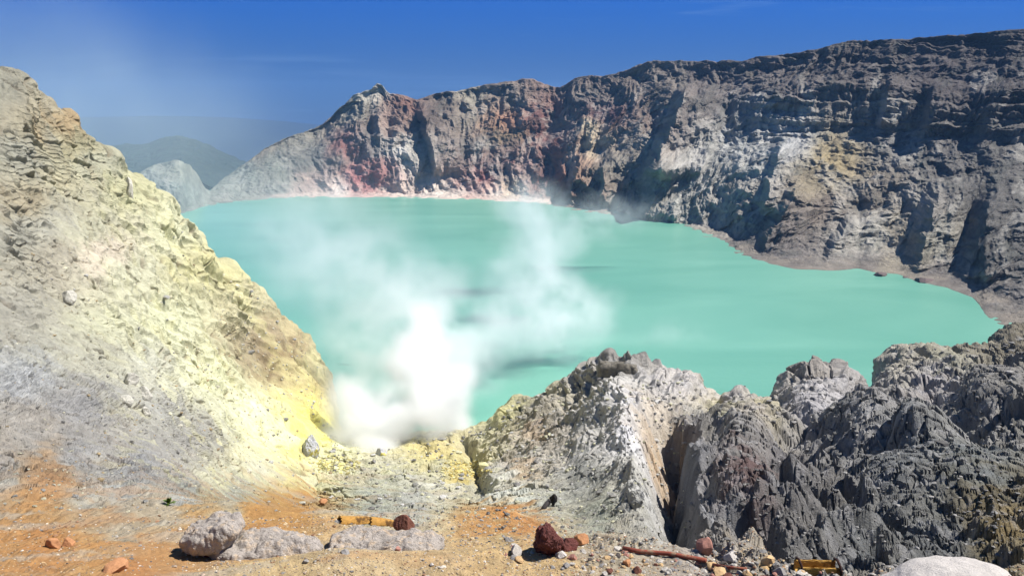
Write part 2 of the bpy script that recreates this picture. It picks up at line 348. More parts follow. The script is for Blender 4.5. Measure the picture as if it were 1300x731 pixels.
# --- colours
crack_tint = np.clip(crk2+.6*crk*(bx < 640), 0, 1)*sstep(2.6, 3.2, kk)
CN = [(0,110,172,168,154),(30,200,178,175,162),(20,300,182,178,166),(60,290,190,186,174),(60,330,195,186,168),(20,400,190,185,174),(30,480,196,197,202),(100,520,180,178,178),(30,560,186,180,172),(60,612,205,160,108),(0,605,184,182,178),(115,625,188,184,178),(45,590,200,164,118),(110,450,202,198,180),
 (60,130,194,182,156),(78,155,200,172,125),(95,190,188,178,140),(110,210,196,193,168),(150,250,216,212,165),(200,300,228,225,185),(250,350,216,208,155),(300,400,214,204,162),(350,430,212,194,146),(390,465,222,204,150),(325,440,182,162,128),(345,455,168,140,98),(400,500,215,195,130),(70,250,190,185,165),(75,235,216,205,168),(35,260,190,175,145),
 (100,300,212,208,180),(150,350,226,223,192),(120,330,232,215,195),(200,420,240,240,198),(130,420,222,220,188),(250,480,246,246,198),(215,500,228,226,190),(300,530,248,248,204),(350,560,250,249,196),(300,590,238,234,190),(400,600,249,246,195),(385,540,252,240,105),(405,550,252,238,90),(375,575,252,244,120),(440,570,250,248,200),(420,610,236,232,200),
 (180,470,218,216,198),(200,520,192,190,182),(240,560,186,183,178),(280,606,226,222,196),(320,610,232,228,200),
 (100,580,182,180,178),(180,600,178,178,180),(230,628,188,190,194),(150,620,182,182,184),(300,628,190,192,194),
 (50,650,208,165,108),(10,700,208,158,95),(130,655,196,172,142),(120,705,212,165,102),(60,690,208,150,82),(150,675,192,178,160),(200,700,214,168,112),(170,720,210,150,85),(250,655,213,168,105),(330,652,216,160,80),(370,650,218,165,85),(200,640,195,180,160),(420,662,222,184,130),(350,715,222,192,142),(450,700,216,188,150),(550,705,220,188,142),(480,725,226,198,155),(620,700,226,192,138),(640,660,226,152,62),(670,664,214,150,75),(610,662,222,165,90),(640,680,205,180,135),(700,715,224,190,138),(760,700,195,178,160),(850,712,188,172,152),(950,715,185,172,150),(1100,725,165,158,145),
 (450,625,214,212,198),(500,612,206,206,185),(550,600,212,210,182),(520,638,196,197,198),(470,640,188,194,196),(560,625,228,226,214),(600,620,202,200,184),(590,598,232,208,105),(575,592,235,212,110),(545,585,230,212,120),(600,580,208,198,152),(620,560,212,205,160),(640,525,222,215,140),(655,518,215,208,140),(680,530,178,172,155),(640,600,206,204,193),(680,580,195,191,177),(630,632,230,235,235),(660,632,226,232,232),(700,640,204,206,202),(740,620,188,187,182),(700,500,210,199,160),(740,490,188,182,169),(790,470,169,164,155),(790,500,210,206,197),(850,500,213,206,199),(890,520,215,204,185),(910,528,235,229,147),(795,550,224,221,219),(808,600,232,230,232),(820,660,229,227,230),(830,548,229,215,193),(846,570,230,193,144),(840,680,188,186,182),(760,670,188,191,182),(700,560,182,177,166),(750,560,195,193,185),(660,600,213,185,147),(690,560,207,174,130),
 (870,560,158,155,152),(900,560,155,152,147),(880,620,144,144,147),(930,510,199,191,185),(950,555,199,188,171),(965,540,213,202,158),(940,600,163,159,152),(950,635,141,111,105),(930,680,158,158,160),(1000,640,144,141,138),(1040,480,180,171,158),(1050,510,204,199,197),(1030,535,196,191,191),(1000,600,144,140,140),(1060,560,142,142,140),(1110,550,171,167,162),(1150,460,199,191,169),(1200,465,188,183,155),(1190,490,193,186,186),(1250,450,175,166,141),(1200,560,164,162,155),(1270,510,160,156,149),(1290,440,142,133,111),(1150,600,140,143,144),(1250,620,144,149,147),(1260,655,141,125,86),(1100,700,131,134,134),(1200,690,133,136,136),(1280,680,174,152,97),(1000,700,144,142,138)]
nz1 = noise(q, 24, 101); nz2 = noise(q, 24, 121); nf = noise(q, 70, 141); ng = noise(q, 70, 151)
cw = 16
Cn = field(bx+cw*nz1*1.8+12*nf, by+cw*nz2*1.4+10*ng, CN, 3, power=3.6)
Cn = srgb(Cn)
Cn = Cn*(1-.06*sstep(860, 930, bx)*(1-fgm))[..., None]
lc = ((1-sstep(430, 520, bx))*(1-fgm))[..., None]; gz = (sstep(440, 520, by)*(1-sstep(200, 300, bx)))[..., None]
Cn = Cn*(1-lc*np.array([.05, .04, .15])*(1-.55*gz))
# mottling of the rock itself
anis = np.where(bx < 640, 1, 0)
streakc = (q[0], q[1]*.9, lay*1.0)
v = 1+.20*noise(q, 45, 161)+.20*noise(q, 130, 171)+.16*noise(q, 330, 181)
sv = par(_perlin, lay*190+nz1, q[0]*26, q[1]*14)
v += .30*np.clip(strata, 0, 1)*sv
Cn = Cn*v[..., None]
# streaks of orange clay and pale ash on the ledge and on the left slope
ob = sstep(.02, .22, par(_perlin, (q[1]-.25*q[0])*26+4, q[0]*7, q[2]*9)+.25*nf)
mleft = sstep(560, 660, by)*(1-sstep(380, 700, bx))
ash = sstep(.05, .25, par(_perlin, (q[1]-.30*q[0])*34+9, q[0]*9, q[2]*9+3)+.3*ng)
ash = ash*sstep(-.25, .2, noise(q, 9, 231))
Cn = Cn*(1-(.5*mleft*ash)[..., None])+srgb([196, 192, 190])*(.5*mleft*ash)[..., None]
og = mleft*ob*.38
Cn = Cn*(1-og[..., None])+srgb([210, 148, 72])*og[..., None]
# yellow crust patches on the sulphur slope, brown stains
sul = sstep(.08, .35, noise(q, 17, 201)+.4*nf)*sstep(80, 200, bx)*(1-sstep(600, 680, bx))*sstep(200, 330, by)*(1-sstep(600, 640, by))
Cn = Cn*(1-.28*sul[..., None])+srgb([250, 243, 150])*.28*sul[..., None]
brn = sstep(.16, .36, noise(q, 26, 211)+.5*ng)*(1-sstep(430, 520, bx))*sstep(.25, .5, rough)
Cn = Cn*(1-.25*brn[..., None])+srgb([188, 160, 118])*.25*brn[..., None]
wht = sstep(.12, .3, noise(q, 38, 221)+.5*nf)*sstep(640, 700, bx)*(1-fgm)
Cn = Cn*(1-.30*wht[..., None])+srgb([205, 203, 205])*.30*wht[..., None]
Cn = Cn*(1-.5*crack_tint[..., None])+srgb([140, 112, 78])*.5*crack_tint[..., None]  # darker brown blended in along the crack lines
Lm = Cn.mean(-1, keepdims=True); och = (sstep(585, 650, by)*(1-sstep(780, 900, bx)))[..., None]
Cn = (Lm+(Cn-Lm)*(.66+.07*och))*(1-.12*och)*np.array([1, 1, 1-.10*1.0])**och
Cn = np.clip(np.clip(Cn, .005, 2)**1.22*K_ALB, .01, .80)
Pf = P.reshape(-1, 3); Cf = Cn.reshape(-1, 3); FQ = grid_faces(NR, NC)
kq = kk[:-1, :-1].ravel(); bq = bx[:-1, :-1].ravel()
m_led = kq < 2.6
m_left = (~m_led) & (bq < 430)
m_cone = (~m_led) & (bq >= 430) & (bq < 868)
m_right = (~m_led) & (bq >= 868)
def seam(o, label, cat):
    return tag(o, label, cat, kind='structure')
seam(sub_mesh('foreground_ground', Pf, Cf, FQ, m_led, M_near), 'ochre and tan earth ledge along the bottom of the view', 'ground')
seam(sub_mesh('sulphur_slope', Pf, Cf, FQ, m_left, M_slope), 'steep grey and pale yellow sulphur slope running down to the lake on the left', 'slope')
seam(sub_mesh('headland', Pf, Cf, FQ, m_cone, M_mid), 'grey cone-shaped headland with a pale spur in the middle of the near shore', 'headland')
seam(sub_mesh('rocky_ridge', Pf, Cf, FQ, m_right, M_mid), 'dark jagged ridge of grey rock on the right of the near shore', 'ridge')
# ---- placing by looking up the built ground
def ground(px, py, lo=0, hi=None):
    c = int(np.argmin(np.abs(pxc-px)))
    # the column's projection shifts slightly with height: refine
    for _ in range(3):
        colpy = PYn[lo:hi, c]; k = np.argmax(colpy <= py); k = int(k)+lo
        c = int(np.clip(c+round((px-PXn[k, c])/1.0674), 0, NC-1))
    return P[k, c].copy()
# ================================================================== FAR WALL
def dep_r(px, py, z=0.):
    return (z-EYE)/px2ray(px, py)[1]
shore = [(-260, 290), (60, 285), (165, 277), (200, 273), (230, 272), (265, 262), (300, 257), (390, 251), (500, 251), (600, 254), (655, 257), (700, 261), (760, 274), (800, 284), (840, 292), (870, 297), (905, 305), (925, 314), (936, 325), (975, 335), (1010, 342), (1060, 344), (1090, 341), (1110, 346), (1140, 348), (1165, 358), (1200, 365), (1235, 378), (1244, 388), (1251, 401), (1269, 414), (1300, 428), (1560, 480)]
sx = np.array([s[0] for s in shore], float); sy = np.array([s[1] for s in shore], float)
o_ = np.argsort(sx); sx, sy = sx[o_], sy[o_]
rim = [(-260, 262), (0, 262), (80, 258), (120, 246), (150, 234), (170, 226), (190, 213), (205, 207), (218, 204), (232, 205), (244, 213), (252, 224), (259, 238), (266, 244), (275, 236), (285, 227), (300, 216), (315, 205), (330, 195), (345, 185), (370, 174), (385, 168), (400, 164), (410, 159), (420, 150), (432, 136), (440, 131), (448, 122), (460, 118), (470, 116), (478, 108), (485, 109), (492, 119), (510, 122), (530, 127), (545, 123), (565, 118), (580, 117), (600, 112), (630, 107), (655, 104), (664, 100), (678, 101), (690, 107), (702, 112), (712, 112), (722, 105), (735, 98), (748, 97), (765, 98), (780, 95), (800, 87), (815, 80), (835, 77), (860, 78), (900, 78), (940, 78), (960, 74), (1000, 70), (1040, 63), (1060, 57), (1085, 52), (1100, 51), (1150, 50), (1200, 46), (1250, 43), (1300, 38), (1560, 20)]
rx = np.array([s[0] for s in rim], float); ry = np.array([s[1] for s in rim], float)
rimr = ([-260, 170, 220, 262, 300, 400, 500, 600, 700, 800, 900, 1000, 1150, 1300, 1560], [700, 690, 690, 800, 860, 905, 900, 900, 880, 830, 780, 740, 700, 670, 640])
X = np.arange(-150, 1460, 4.)
SY = np.interp(X, sx, sy); SR = np.array([dep_r(a, b) for a, b in zip(X, SY)])
RY = np.interp(X, rx, ry); RRr = np.maximum(np.interp(X, *rimr), SR*1.08)
fl_left = np.array([0, .035, .28, .50, .72, .90, 1]); gl_left = np.array([0, .22, .38, .52, .72, .90, 1])
fl_right = np.array([0, .085, .36, .61, .80, .935, 1]); gl_right = np.array([0, .12, .33, .64, .735, .955, 1.0])
wr = sstep(820, 1020, X)
WL = [(X, np.array([np.interp(-(-9-EYE)/(r*.93), -px2ray(np.full(2001, a), np.linspace(0, 1000, 2001))[1], np.linspace(0, 1000, 2001)) for a, r in zip(X, SR)]), SR*.93)]
for k in range(7):
    f = fl_left[k]*(1-wr)+fl_right[k]*wr; g = gl_left[k]*(1-wr)+gl_right[k]*wr
    WL.append((X, SY+(RY-SY)*f, SR+(RRr-SR)*g))
WL.append((X, RY+30+0*X, RRr*1.12)); WL.append((X, RY+140+0*X, RRr*1.5))
TOPLINE = 7
pxw = np.concatenate([np.linspace(-1100, -156, 50), np.linspace(-150, 1450, 1450), np.linspace(1456, 2500, 50)]); NCW, NRW = len(pxw), 640
azw, lrw, tw, kw = loft(pxw, WL, NRW, smooth_c=3, smooth_r=4, hid=.15)
bw = to_xyz(azw, lrw, tw); wx, wy = project(bw)
wx = wx.astype(F32); wy = wy.astype(F32)
qw = (azw.astype(F32), lrw.astype(F32), tw.astype(F32))
up = sstep(1.0, 2.4, kw)*(1-.75*sstep(6.3, 7.0, kw))*(1-sstep(8, 9, kw)*.9)      # quiet at the shore, rim keeps its line
dr = np.zeros_like(lrw, dtype=F32)
soft = 1-.55*sstep(470, 380, wx)
# buttresses and gullies (push towards the lake), running down the wall
qq = (qw[0]+.03*noise(qw, 9, 3)+.012*noise(qw, 26, 4), qw[1], qw[2])
qs = (qq[0]+.9*qw[2]*noise(qw, 3.5, 15), qq[1], qq[2])
dr += .019*ridged(qs, 6, 1, .5, 11, (1, .10, .26))+.014*ridged(qs, 14, 2, .6, 12, (1, .10, .30))+.008*ridged(qs, 44, 2, .6, 13, (1, .12, .22))
dr += .014*fbm(qw, 20, 3, .55, 14)
f1, f2, idv = cells((qq[0], qw[1]*.6, qw[2]), 40, 4, (1, .5, .8))
dr += .008*(idv-.5)*sstep(0, .25, f2-f1)
f1, f2, idv = cells((qq[0], qw[1]*.6, qw[2]), 95, 9, (1, .5, .9))
dr += .0045*(idv-.5)*sstep(0, .25, f2-f1)
# named buttresses: steep side to the left
def butt(px0, slant, py0, py1, amp, wl, wrt):
    c = px0+slant*(wy-py0)/(py1-py0)
    x = wx-c+7*noise(qw, 40, px0)
    prof = np.where(x < 0, np.clip(1+x/wl, 0, 1), np.clip(1-x/wrt, 0, 1)**1.2)
    return amp*prof*sstep(py0-14, py0+12, wy)*(1-sstep(py1-4, py1+16, wy))
ext = butt(738, -18, 205, 262, .055, 8, 60)+butt(872, -40, 120, 215, .075, 16, 75)+butt(842, -25, 205, 290, .06, 26, 90)+butt(990, -20, 190, 262, .045, 7, 60)
ext += butt(1012, -50, 240, 325, .05, 12, 55)+butt(1075, -30, 285, 335, .04, 8, 60)+butt(1195, -30, 240, 340, .06, 22, 60)+butt(1260, -30, 250, 350, .05, 20, 70)+butt(1130, -10, 110, 160, .035, 8, 50)+butt(1185, -10, 120, 165, .03, 8, 120)+butt(535, 20, 140, 215, .03, 8, 60)+butt(768, -6, 205, 268, .03, 6, 60)
dr += ext*1.15
# strata lines in the upper wall at right
lw = qw[2]+.06*qw[0]+.006*noise(qw, 9, 21)
upr = sstep(860, 1000, wx)*(1-sstep(110, 250, wy)*.6)
dr += (.008*upr*(saw(lw*52)-.5)+.003*(.2+upr)*(saw(lw*130+.3*noise(qw, 30, 22))-.5))*(.5+sstep(-.2, .2, noise(qw, 15, 27)))
dr += .0030*ridged(qs, 120, 2, .6, 24, (1, .3, .4))+.0040*fbm(qw, 85, 4, .6, 26)
dr -= np.percentile(dr[(kw > 2) & (kw < 6)], 78)
dr *= up*soft
lr2 = lrw-dr*1.0
dzw = (.004*fbm(qw, 22, 3, .55, 31)+.0025*ridged(qw, 60, 2, .6, 33))*up*soft+.0018*noise(qw, 70, 35)*sstep(.9, 1.3, kw)+.0012*ridged(qw, 160, 1, .5, 37)*sstep(1.2, 1.6, kw)
rimm = np.exp(-((kw-7)/.5)**2)
dzw += rimm*.0010*noise(qw, 75, 38)
PW = to_xyz(azw, lr2, (tw*np.exp(lrw)/np.exp(lr2)))
PW[..., 2] += dzw*np.exp(lrw)
CW = [(-100,250,140,145,135),(190,240,150,156,148),(225,215,160,160,145),(225,255,150,158,150),(300,220,140,148,138),(350,215,138,142,130),(330,195,150,135,115),(385,175,150,145,130),(400,200,128,128,122),(350,245,150,150,142),(450,140,145,140,126),(479,108,172,167,156),(465,118,170,165,152),(470,190,130,124,120),(460,237,178,98,96),(475,232,175,105,100),(400,243,195,165,152),(430,246,205,190,180),(500,248,200,180,165),(560,250,205,190,178),(620,250,205,180,165),(440,195,150,92,86),(430,205,135,125,118),(512,200,185,180,172),(530,190,175,168,158),(500,160,150,125,112),(515,140,135,95,80),(545,150,105,92,84),(600,130,145,138,122),(600,160,132,128,118),(650,130,128,120,112),(640,158,182,130,98),(610,163,170,130,100),(655,148,175,125,95),(680,155,125,80,74),(700,180,122,75,70),(715,165,115,72,70),(600,190,118,112,108),(650,200,135,115,105),(640,175,130,110,80),(700,230,138,92,85),(662,215,165,105,98),(612,235,165,85,80),(645,245,205,180,150),(630,230,120,115,115),(745,170,190,175,145),(752,190,185,165,135),(740,215,165,130,105),(765,145,108,72,76),(740,130,120,112,105),(780,120,120,108,100),(720,250,135,105,92),(780,215,130,124,114),(800,270,155,146,134),(820,235,135,130,122),(880,230,168,165,160),(870,265,150,150,145),(850,110,122,112,104),(900,100,112,102,98),(950,90,105,94,90),(940,200,165,166,164),(910,260,165,158,148),(1000,180,165,165,166),(960,150,140,140,140),(1000,110,102,94,92),(1100,80,92,84,82),(1100,55,98,90,84),(1200,90,88,80,80),(1290,80,80,74,74),(1060,210,158,140,98),(1045,235,145,132,105),(1000,280,120,110,104),(960,320,112,106,104),(1050,270,128,115,104),(1100,250,126,116,104),(1110,310,158,154,146),(1080,300,150,146,140),(1150,300,152,140,118),(1180,300,140,136,124),(1165,270,150,144,138),(1250,250,100,97,94),(1280,320,96,94,92),(1200,200,104,100,98),(1130,180,125,122,120),(1100,340,118,110,106),(1000,334,114,107,104),(1200,355,128,120,116),(1270,385,118,113,110),(1130,340,150,140,122)]
Cw = field(wx+18*noise(qw, 26, 41)+9*noise(qw, 75, 42), wy+12*noise(qw, 26, 43)+6*noise(qw, 75, 44), CW, 3, power=3.8)
Cw = srgb(Cw)
v = 1+.30*noise(qw, 60, 51)+.30*noise(qw, 160, 52)+.25*noise(qq, 120, 53, (1, .3, .25))+.2*noise(qw, 380, 54)
Cw = Cw*v[..., None]
pal = sstep(.10, .30, noise(qq, 40, 55, (1, .3, .35))+.4*noise(qw, 110, 56))*sstep(1.2, 2, kw)*(1-sstep(5, 6, kw))
Cw = Cw*(1-.35*pal[..., None])+srgb([188, 184, 176])*.35*pal[..., None]
dk = sstep(.12, .3, noise(qq, 55, 57, (1, .3, .5))+.4*noise(qw, 150, 58))
Cw = Cw*(1-.3*dk[..., None])+srgb([84, 90, 84])*.3*dk[..., None]
# pale mineral band along the water and warm sand
zz = PW[..., 2]
band = (1-sstep(.7, 2.6, zz+1.5*noise(qw, 90, 59)))*sstep(-.5, .3, zz)
sand = sstep(0, .2, noise(qw, 16, 60)+.1)
bc = np.where((wx < 700)[..., None], srgb([222, 196, 180]), srgb([150, 138, 122]))
bst = band*np.where(wx < 700, .95*sstep(300, 400, wx), .6)*(.4+.6*sand)
Cw = Cw*(1-bst[..., None])+bc*bst[..., None]
Cw = np.clip(Cw*(1-.22*(1-sstep(380, 440, wx)))[..., None], .004, 2); Lm = Cw.mean(-1, keepdims=True); Cw = np.array([1.07, 1.06, 1.01])*np.clip((Lm+(Cw-Lm)*.70)**1.08*K_ALB*1.25, .008, .8)
seam(mesh_np('crater_wall', PW.reshape(-1, 3), grid_faces(NRW, NCW), M_wall, Cw.reshape(-1, 3)), 'high brown, red and grey crater wall that rings the far side of the lake', 'crater wall')
# ================================================================== LAKE
def water_mat():
    m, nt, b = new_mat('turquoise_water'); L = nt.links.new
    tc = nd(nt, 'ShaderNodeTexCoord')
    mp = nd(nt, 'ShaderNodeMapping'); L(tc.outputs['Object'], mp.inputs[0]); mp.inputs['Scale'].default_value = (.006, .016, 1)
    n = nd(nt, 'ShaderNodeTexNoise', Scale=1.0, Detail=4, Roughness=.55); L(mp.outputs[0], n.inputs['Vector']); n.inputs['Distortion'].default_value = 1.2
    cr = nd(nt, 'ShaderNodeValToRGB'); L(n.outputs['Fac'], cr.inputs[0])
    cr.color_ramp.elements[0].position = .35; cr.color_ramp.elements[0].color = (.112, .300, .225, 1)
    cr.color_ramp.elements[1].position = .68; cr.color_ramp.elements[1].color = (.158, .365, .278, 1)
    L(cr.outputs[0], b.inputs['Base Color'])
    b.inputs['Roughness'].default_value = .32; b.inputs['IOR'].default_value = 1.33; b.inputs['Specular IOR Level'].default_value = .35
    n2 = nd(nt, 'ShaderNodeTexNoise', Scale=.55, Detail=3); L(tc.outputs['Object'], n2.inputs['Vector'])
    bp = nd(nt, 'ShaderNodeBump', Strength=.22, Distance=.25); L(n2.outputs['Fac'], bp.inputs['Height']); L(bp.outputs[0], b.inputs['Normal'])
    return m
me = bpy.data.meshes.new('lake_water')
a = np.linspace(0, 2*np.pi, 97)[:-1]
V = [(40+620*math.cos(x), 480+420*math.sin(x), 0) for x in a]
me.from_pydata(V, [], [list(range(96))]); me.materials.append(water_mat())
lake = bpy.data.objects.new('lake_water', me); col.objects.link(lake)
tag(lake, 'opaque turquoise acid lake filling the crater', 'lake', kind='structure')
# ================================================================== FAR LAND
def far_sheet(name, label, cat, pts, r0, r1, depth_py, colr, rough_a, k, seedo):
    X = np.array([p[0] for p in pts], float); Y = np.array([p[1] for p in pts], float)
    cols = np.linspace(X[0], X[-1], 420); top = np.interp(cols, X, Y)
    rows = np.linspace(0, 1, 70)
    az = px2ray(cols, top)[0][None, :]+0*rows[:, None]
    r = r0+(r1-r0)*rows[:, None]+0*az
    py = top[None, :]+depth_py*(1-rows[:, None])**1.2
    tt = px2ray(np.broadcast_to(cols, py.shape), py)[1]
    # far side
    lr_ = np.log(r); qn = (az.astype(F32), lr_.astype(F32), tt.astype(F32))
    tt = tt+rough_a*(fbm(qn, k, 4, .6, seedo)+.5*ridged(qn, k*.7, 2, .5, seedo+5)-.5)*(.3+.7*np.minimum(1, rows[:, None]*3))
    Pm = to_xyz(az, lr_, tt)
    back = Pm[-1:].copy(); back[..., 0] *= 1.3; back[..., 1] *= 1.3; back[..., 2] = -320
    Pm = np.concatenate([Pm, back]); n1, n2 = Pm.shape[:2]
    c = np.array(colr)*(1+.35*noise((Pm[..., 0], Pm[..., 1], Pm[..., 2]), .02, 3)[..., None])
    return tag(mesh_np(name, Pm.reshape(-1, 3), grid_faces(n1, n2), M_far, c.reshape(-1, 3)), label, cat, kind='structure')
M_far = rock_mat('far_forest', .01, bump=.3, dist=8, vary=.3)
far_sheet('distant_mountain', 'long low blue mountain on the horizon at the left', 'mountain', [(-300, 152), (60, 150), (150, 148), (190, 147), (240, 148), (300, 150), (360, 154), (400, 158), (470, 164), (700, 178), (1500, 190)], 4200, 7600, 66, (.025, .036, .035), .0006, 14, 1)
far_sheet('hills', 'dark wooded hill behind the low end of the crater rim', 'hill', [(-300, 200), (60, 195), (140, 186), (190, 182), (210, 175), (228, 173), (245, 176), (262, 184), (285, 194), (305, 203), (330, 214), (380, 224), (500, 240), (1500, 262)], 1250, 2300, 52, (.022, .036, .028), .0036, 60, 2)
a = np.linspace(0, 2*np.pi, 65)[:-1]
me = bpy.data.meshes.new('lowland'); me.from_pydata([(9000*math.cos(x), 9000*math.sin(x), -300) for x in a], [], [list(range(64))])
me.materials.append(rock_mat('lowland_green', .004, base=(.04, .06, .035), bump=.1, vary=.4))
o = bpy.data.objects.new('ground', me); col.objects.link(o); tag(o, 'green lowland far below the volcano', 'ground', kind='structure')
#@@BEGIN
# ================================================================== THINGS
def tint_mat(name, c, scale, k=.75, **kw): return rock_mat(name, scale, base=tuple(srgb(c)*k), **kw)
MT = dict(
 pale=tint_mat('pale_stone', (205, 198, 188), 6, vary=.25, bump=.7, dist=.02), white=tint_mat('whitish_boulder', (212, 205, 198), 9, vary=.22, bump=.9, dist=.03),
 grey=tint_mat('grey_stone', (160, 156, 152), 6, vary=.3, bump=.7, dist=.02), dark=tint_mat('dark_stone', (95, 88, 84), 6, vary=.3, bump=.7, dist=.02),
 brown=tint_mat('brown_stone', (128, 84, 70), 8, vary=.35, bump=.8, dist=.02), tan=tint_mat('tan_stone', (212, 178, 132), 6, vary=.25, bump=.6, dist=.02),
 orange=tint_mat('orange_stone', (196, 142, 100), 6, vary=.3, bump=.6, dist=.02), pink=tint_mat('pinkish_stone', (185, 135, 120), 6, vary=.3, bump=.6, dist=.02),
 red=tint_mat('rust_red_rock', (112, 66, 60), 7, vary=.55, bump=1, dist=.03, spots=(.10, .025, .02)),
 cong=tint_mat('pebbly_conglomerate', (188, 178, 168), 14, vary=.4, bump=1, dist=.03, spots=(.48, .38, .28)),
 rust=tint_mat('rusty_iron', (150, 82, 66), 14, vary=.5, bump=.6, dist=.006, spots=(.25, .16, .10)), drust=tint_mat('dark_rust', (60, 38, 32), 18, vary=.5, bump=.6, dist=.006),
 amber=tint_mat('amber_stained_clay', (196, 148, 76), 9, vary=.5, bump=.6, dist=.01, spots=(.10, .05, .015)), yellow=tint_mat('yellow_crusted_metal', (200, 158, 84), 12, vary=.35, bump=.7, dist=.01, spots=(.16, .08, .02)),
 sulph=tint_mat('yellow_sulphur', (240, 205, 70), 1.5, vary=.3, bump=.7, dist=.1), sulp2=tint_mat('pale_sulphur', (228, 222, 150), 1.5, vary=.25, bump=.7, dist=.1),
 bigg=tint_mat('grey_outcrop', (158, 152, 142), .9, vary=.35, bump=1, dist=.3), bigd=tint_mat('dark_outcrop', (128, 122, 110), .9, vary=.4, bump=1, dist=.3), vent=tint_mat('vent_stone', (205, 206, 212), .9, vary=.3, bump=1, dist=.25, spots=(.55, .48, .12)), bigw=tint_mat('white_outcrop', (222, 218, 204), .9, vary=.25, bump=1, dist=.25),
 shore=tint_mat('shore_rock', (120, 106, 104), .4, vary=.3, bump=1, dist=.4), leaf=tint_mat('green_leaf', (92, 112, 40), 20, k=.8, vary=.3, bump=.2, rough=.6), wood=tint_mat('charred_wood', (62, 58, 56), 4, vary=.4, bump=1, dist=.05))
def pebbly(size, seed, box=.8, peb=.045, taper=0., n=7):
    V, Fc = ico(n); V = V.copy(); V = np.sign(V)*np.abs(V)**box; V[:, 1:] *= (1-taper*V[:, :1]); V = V*np.array(size)
    q_ = tuple(V[:, i].astype(F32)+seed for i in range(3)); N_ = V/np.array(size)**2; N_ /= np.linalg.norm(N_, axis=1)[:, None]
    dsp = .085*(peb/.045)**.8*fbm(q_, 3.2*.045/peb, 4, .55, seed)
    for pz, am in ((peb*.8, .24), (peb*.4, .28)):
        f1, f2, idv = cells(q_, 1/(2*pz), seed); dsp = dsp+am*pz*(np.sqrt(np.clip(1-(f1*1.35)**2, 0, 1))*(.5+idv)-.5)
    V = V+N_*dsp[:, None]; return V, Fc
ICO = {}
def ico(n):
    if n not in ICO:
        bm = bmesh.new(); bmesh.ops.create_icosphere(bm, subdivisions=n, radius=1)
        ICO[n] = (np.array([v.co[:] for v in bm.verts]), np.array([[v.index for v in f.verts] for f in bm.faces])); bm.free()
    return ICO[n]
def rock_shape(n, seed, planes=18, rough=.06, cobble=0., flute=0., qsc=(1, 1, 1)):
    V, Fc = ico(n); V = V.copy(); r_ = np.random.default_rng(seed)
    for _ in range(planes):
        nn = r_.normal(size=3); nn /= np.linalg.norm(nn); dd = r_.uniform(.50, .90)
        s = V@nn; over = s > dd; V[over] -= np.outer((s[over]-dd)*.93, nn)
    q_ = tuple(V[:, i].astype(F32)*qsc[i]+seed*.37 for i in range(3))
    disp = rough*fbm(q_, 1.7, 5, .55, seed)
    if cobble:
        f1, f2, idv = cells(q_, 4.2, seed); disp = disp+cobble*(idv*.5+.9*np.sqrt(np.clip(1-f1*f1*1.6, 0, 1))-.6)
        f1, f2, idv = cells(q_, 10, seed+3); disp = disp+cobble*.4*np.sqrt(np.clip(1-f1*f1*1.6, 0, 1))
    if flute: disp = disp+flute*ridged(q_, 3.2, 3, .5, seed, (1, 1, .15))
    L_ = np.linalg.norm(V, axis=1)[:, None]
    return V*(1+disp[:, None]/L_), Fc
def mesh_tri(name, V, Fc, mat, parent=None, smooth=False): return mesh_np(name, V, np.asarray(Fc), mat, None, parent, smooth)
def rock(name, loc, size, seed, mat, label, cat, group=None, n=4, rot=0, sink=.25, tilt=0, **kw):
    V, Fc = rock_shape(n, seed, **kw); V = V*np.array(size)*.5
    c, s = math.cos(tilt), math.sin(tilt); V = V@np.array([[c, 0, -s], [0, 1, 0], [s, 0, c]])
    V[:, 2] -= V[:, 2].min(); V[:, 2] -= size[2]*sink
    o = mesh_tri(name, V, Fc, MT[mat]); o.location = loc; o.rotation_euler[2] = rot
    return tag(o, label, cat, group)
def mpp(p): return math.hypot(p[0], p[1])/FPX*1.04     # metres per photo pixel at a ground point
def put(name, px, py, wpx, hpx, mat, label, cat, seed, dpx=None, **kw):
    p = ground(px, py); m = mpp(p)
    return rock(name, p, (wpx*m, (dpx or wpx*.8)*m, hpx*m*1.25), seed, mat, label, cat, **kw)
# --- big stones on the ledge
p = ground(270, 702); m = mpp(p); V, Fc = pebbly((38*m, 30*m, 15*m), 5, .75); c_, s_ = math.cos(.25), math.sin(.25); V = V@np.array([[c_, 0, s_], [0, 1, 0], [-s_, 0, c_]])
bl = mesh_tri('boulder', V, Fc, MT['cong']); bl.location = p+np.array([0, 0, 27*m]); tag(bl, 'pebbly grey boulder with a dark hollow under its overhanging left end', 'boulder')
mB = m; V2, Fc = pebbly((70*mB, 34*mB, 11*mB), 12, .75, taper=.25)
body = mesh_tri('low_end', V2, Fc, MT['cong'], bl); body.location = (66*mB, 6*mB, -22*mB)
V, Fc = rock_shape(4, 15, planes=8, rough=.15); V = V*np.array([17*mB, 20*mB, 13*mB]); pr = mesh_tri('red_hollow', V, Fc, MT['red'], bl); pr.location = (-6*mB, -2*mB, -19*mB)
p = ground(492, 696); m = mpp(p); V, Fc = pebbly((74*m, 36*m, 12*m), 18, .6)
o = mesh_tri('conglomerate_slab', V, Fc, MT['cong']); o.location = p+np.array([0, 0, 5*m]); tag(o, 'long low slab of pebbly grey conglomerate in the middle of the ledge', 'rock slab')
put('ribbed_stone', 283, 678, 28, 23, 'brown', 'small brown pointed stone with ribbed sides standing behind the grey boulder', 'stone', 21, n=5, planes=6, flute=.07, sink=.1)
put('ribbed_stone', 513, 676, 26, 20, 'brown', 'small brown rounded stone with ribbed sides standing behind the long conglomerate slab', 'stone', 22, n=5, planes=5, flute=.06, sink=.1)
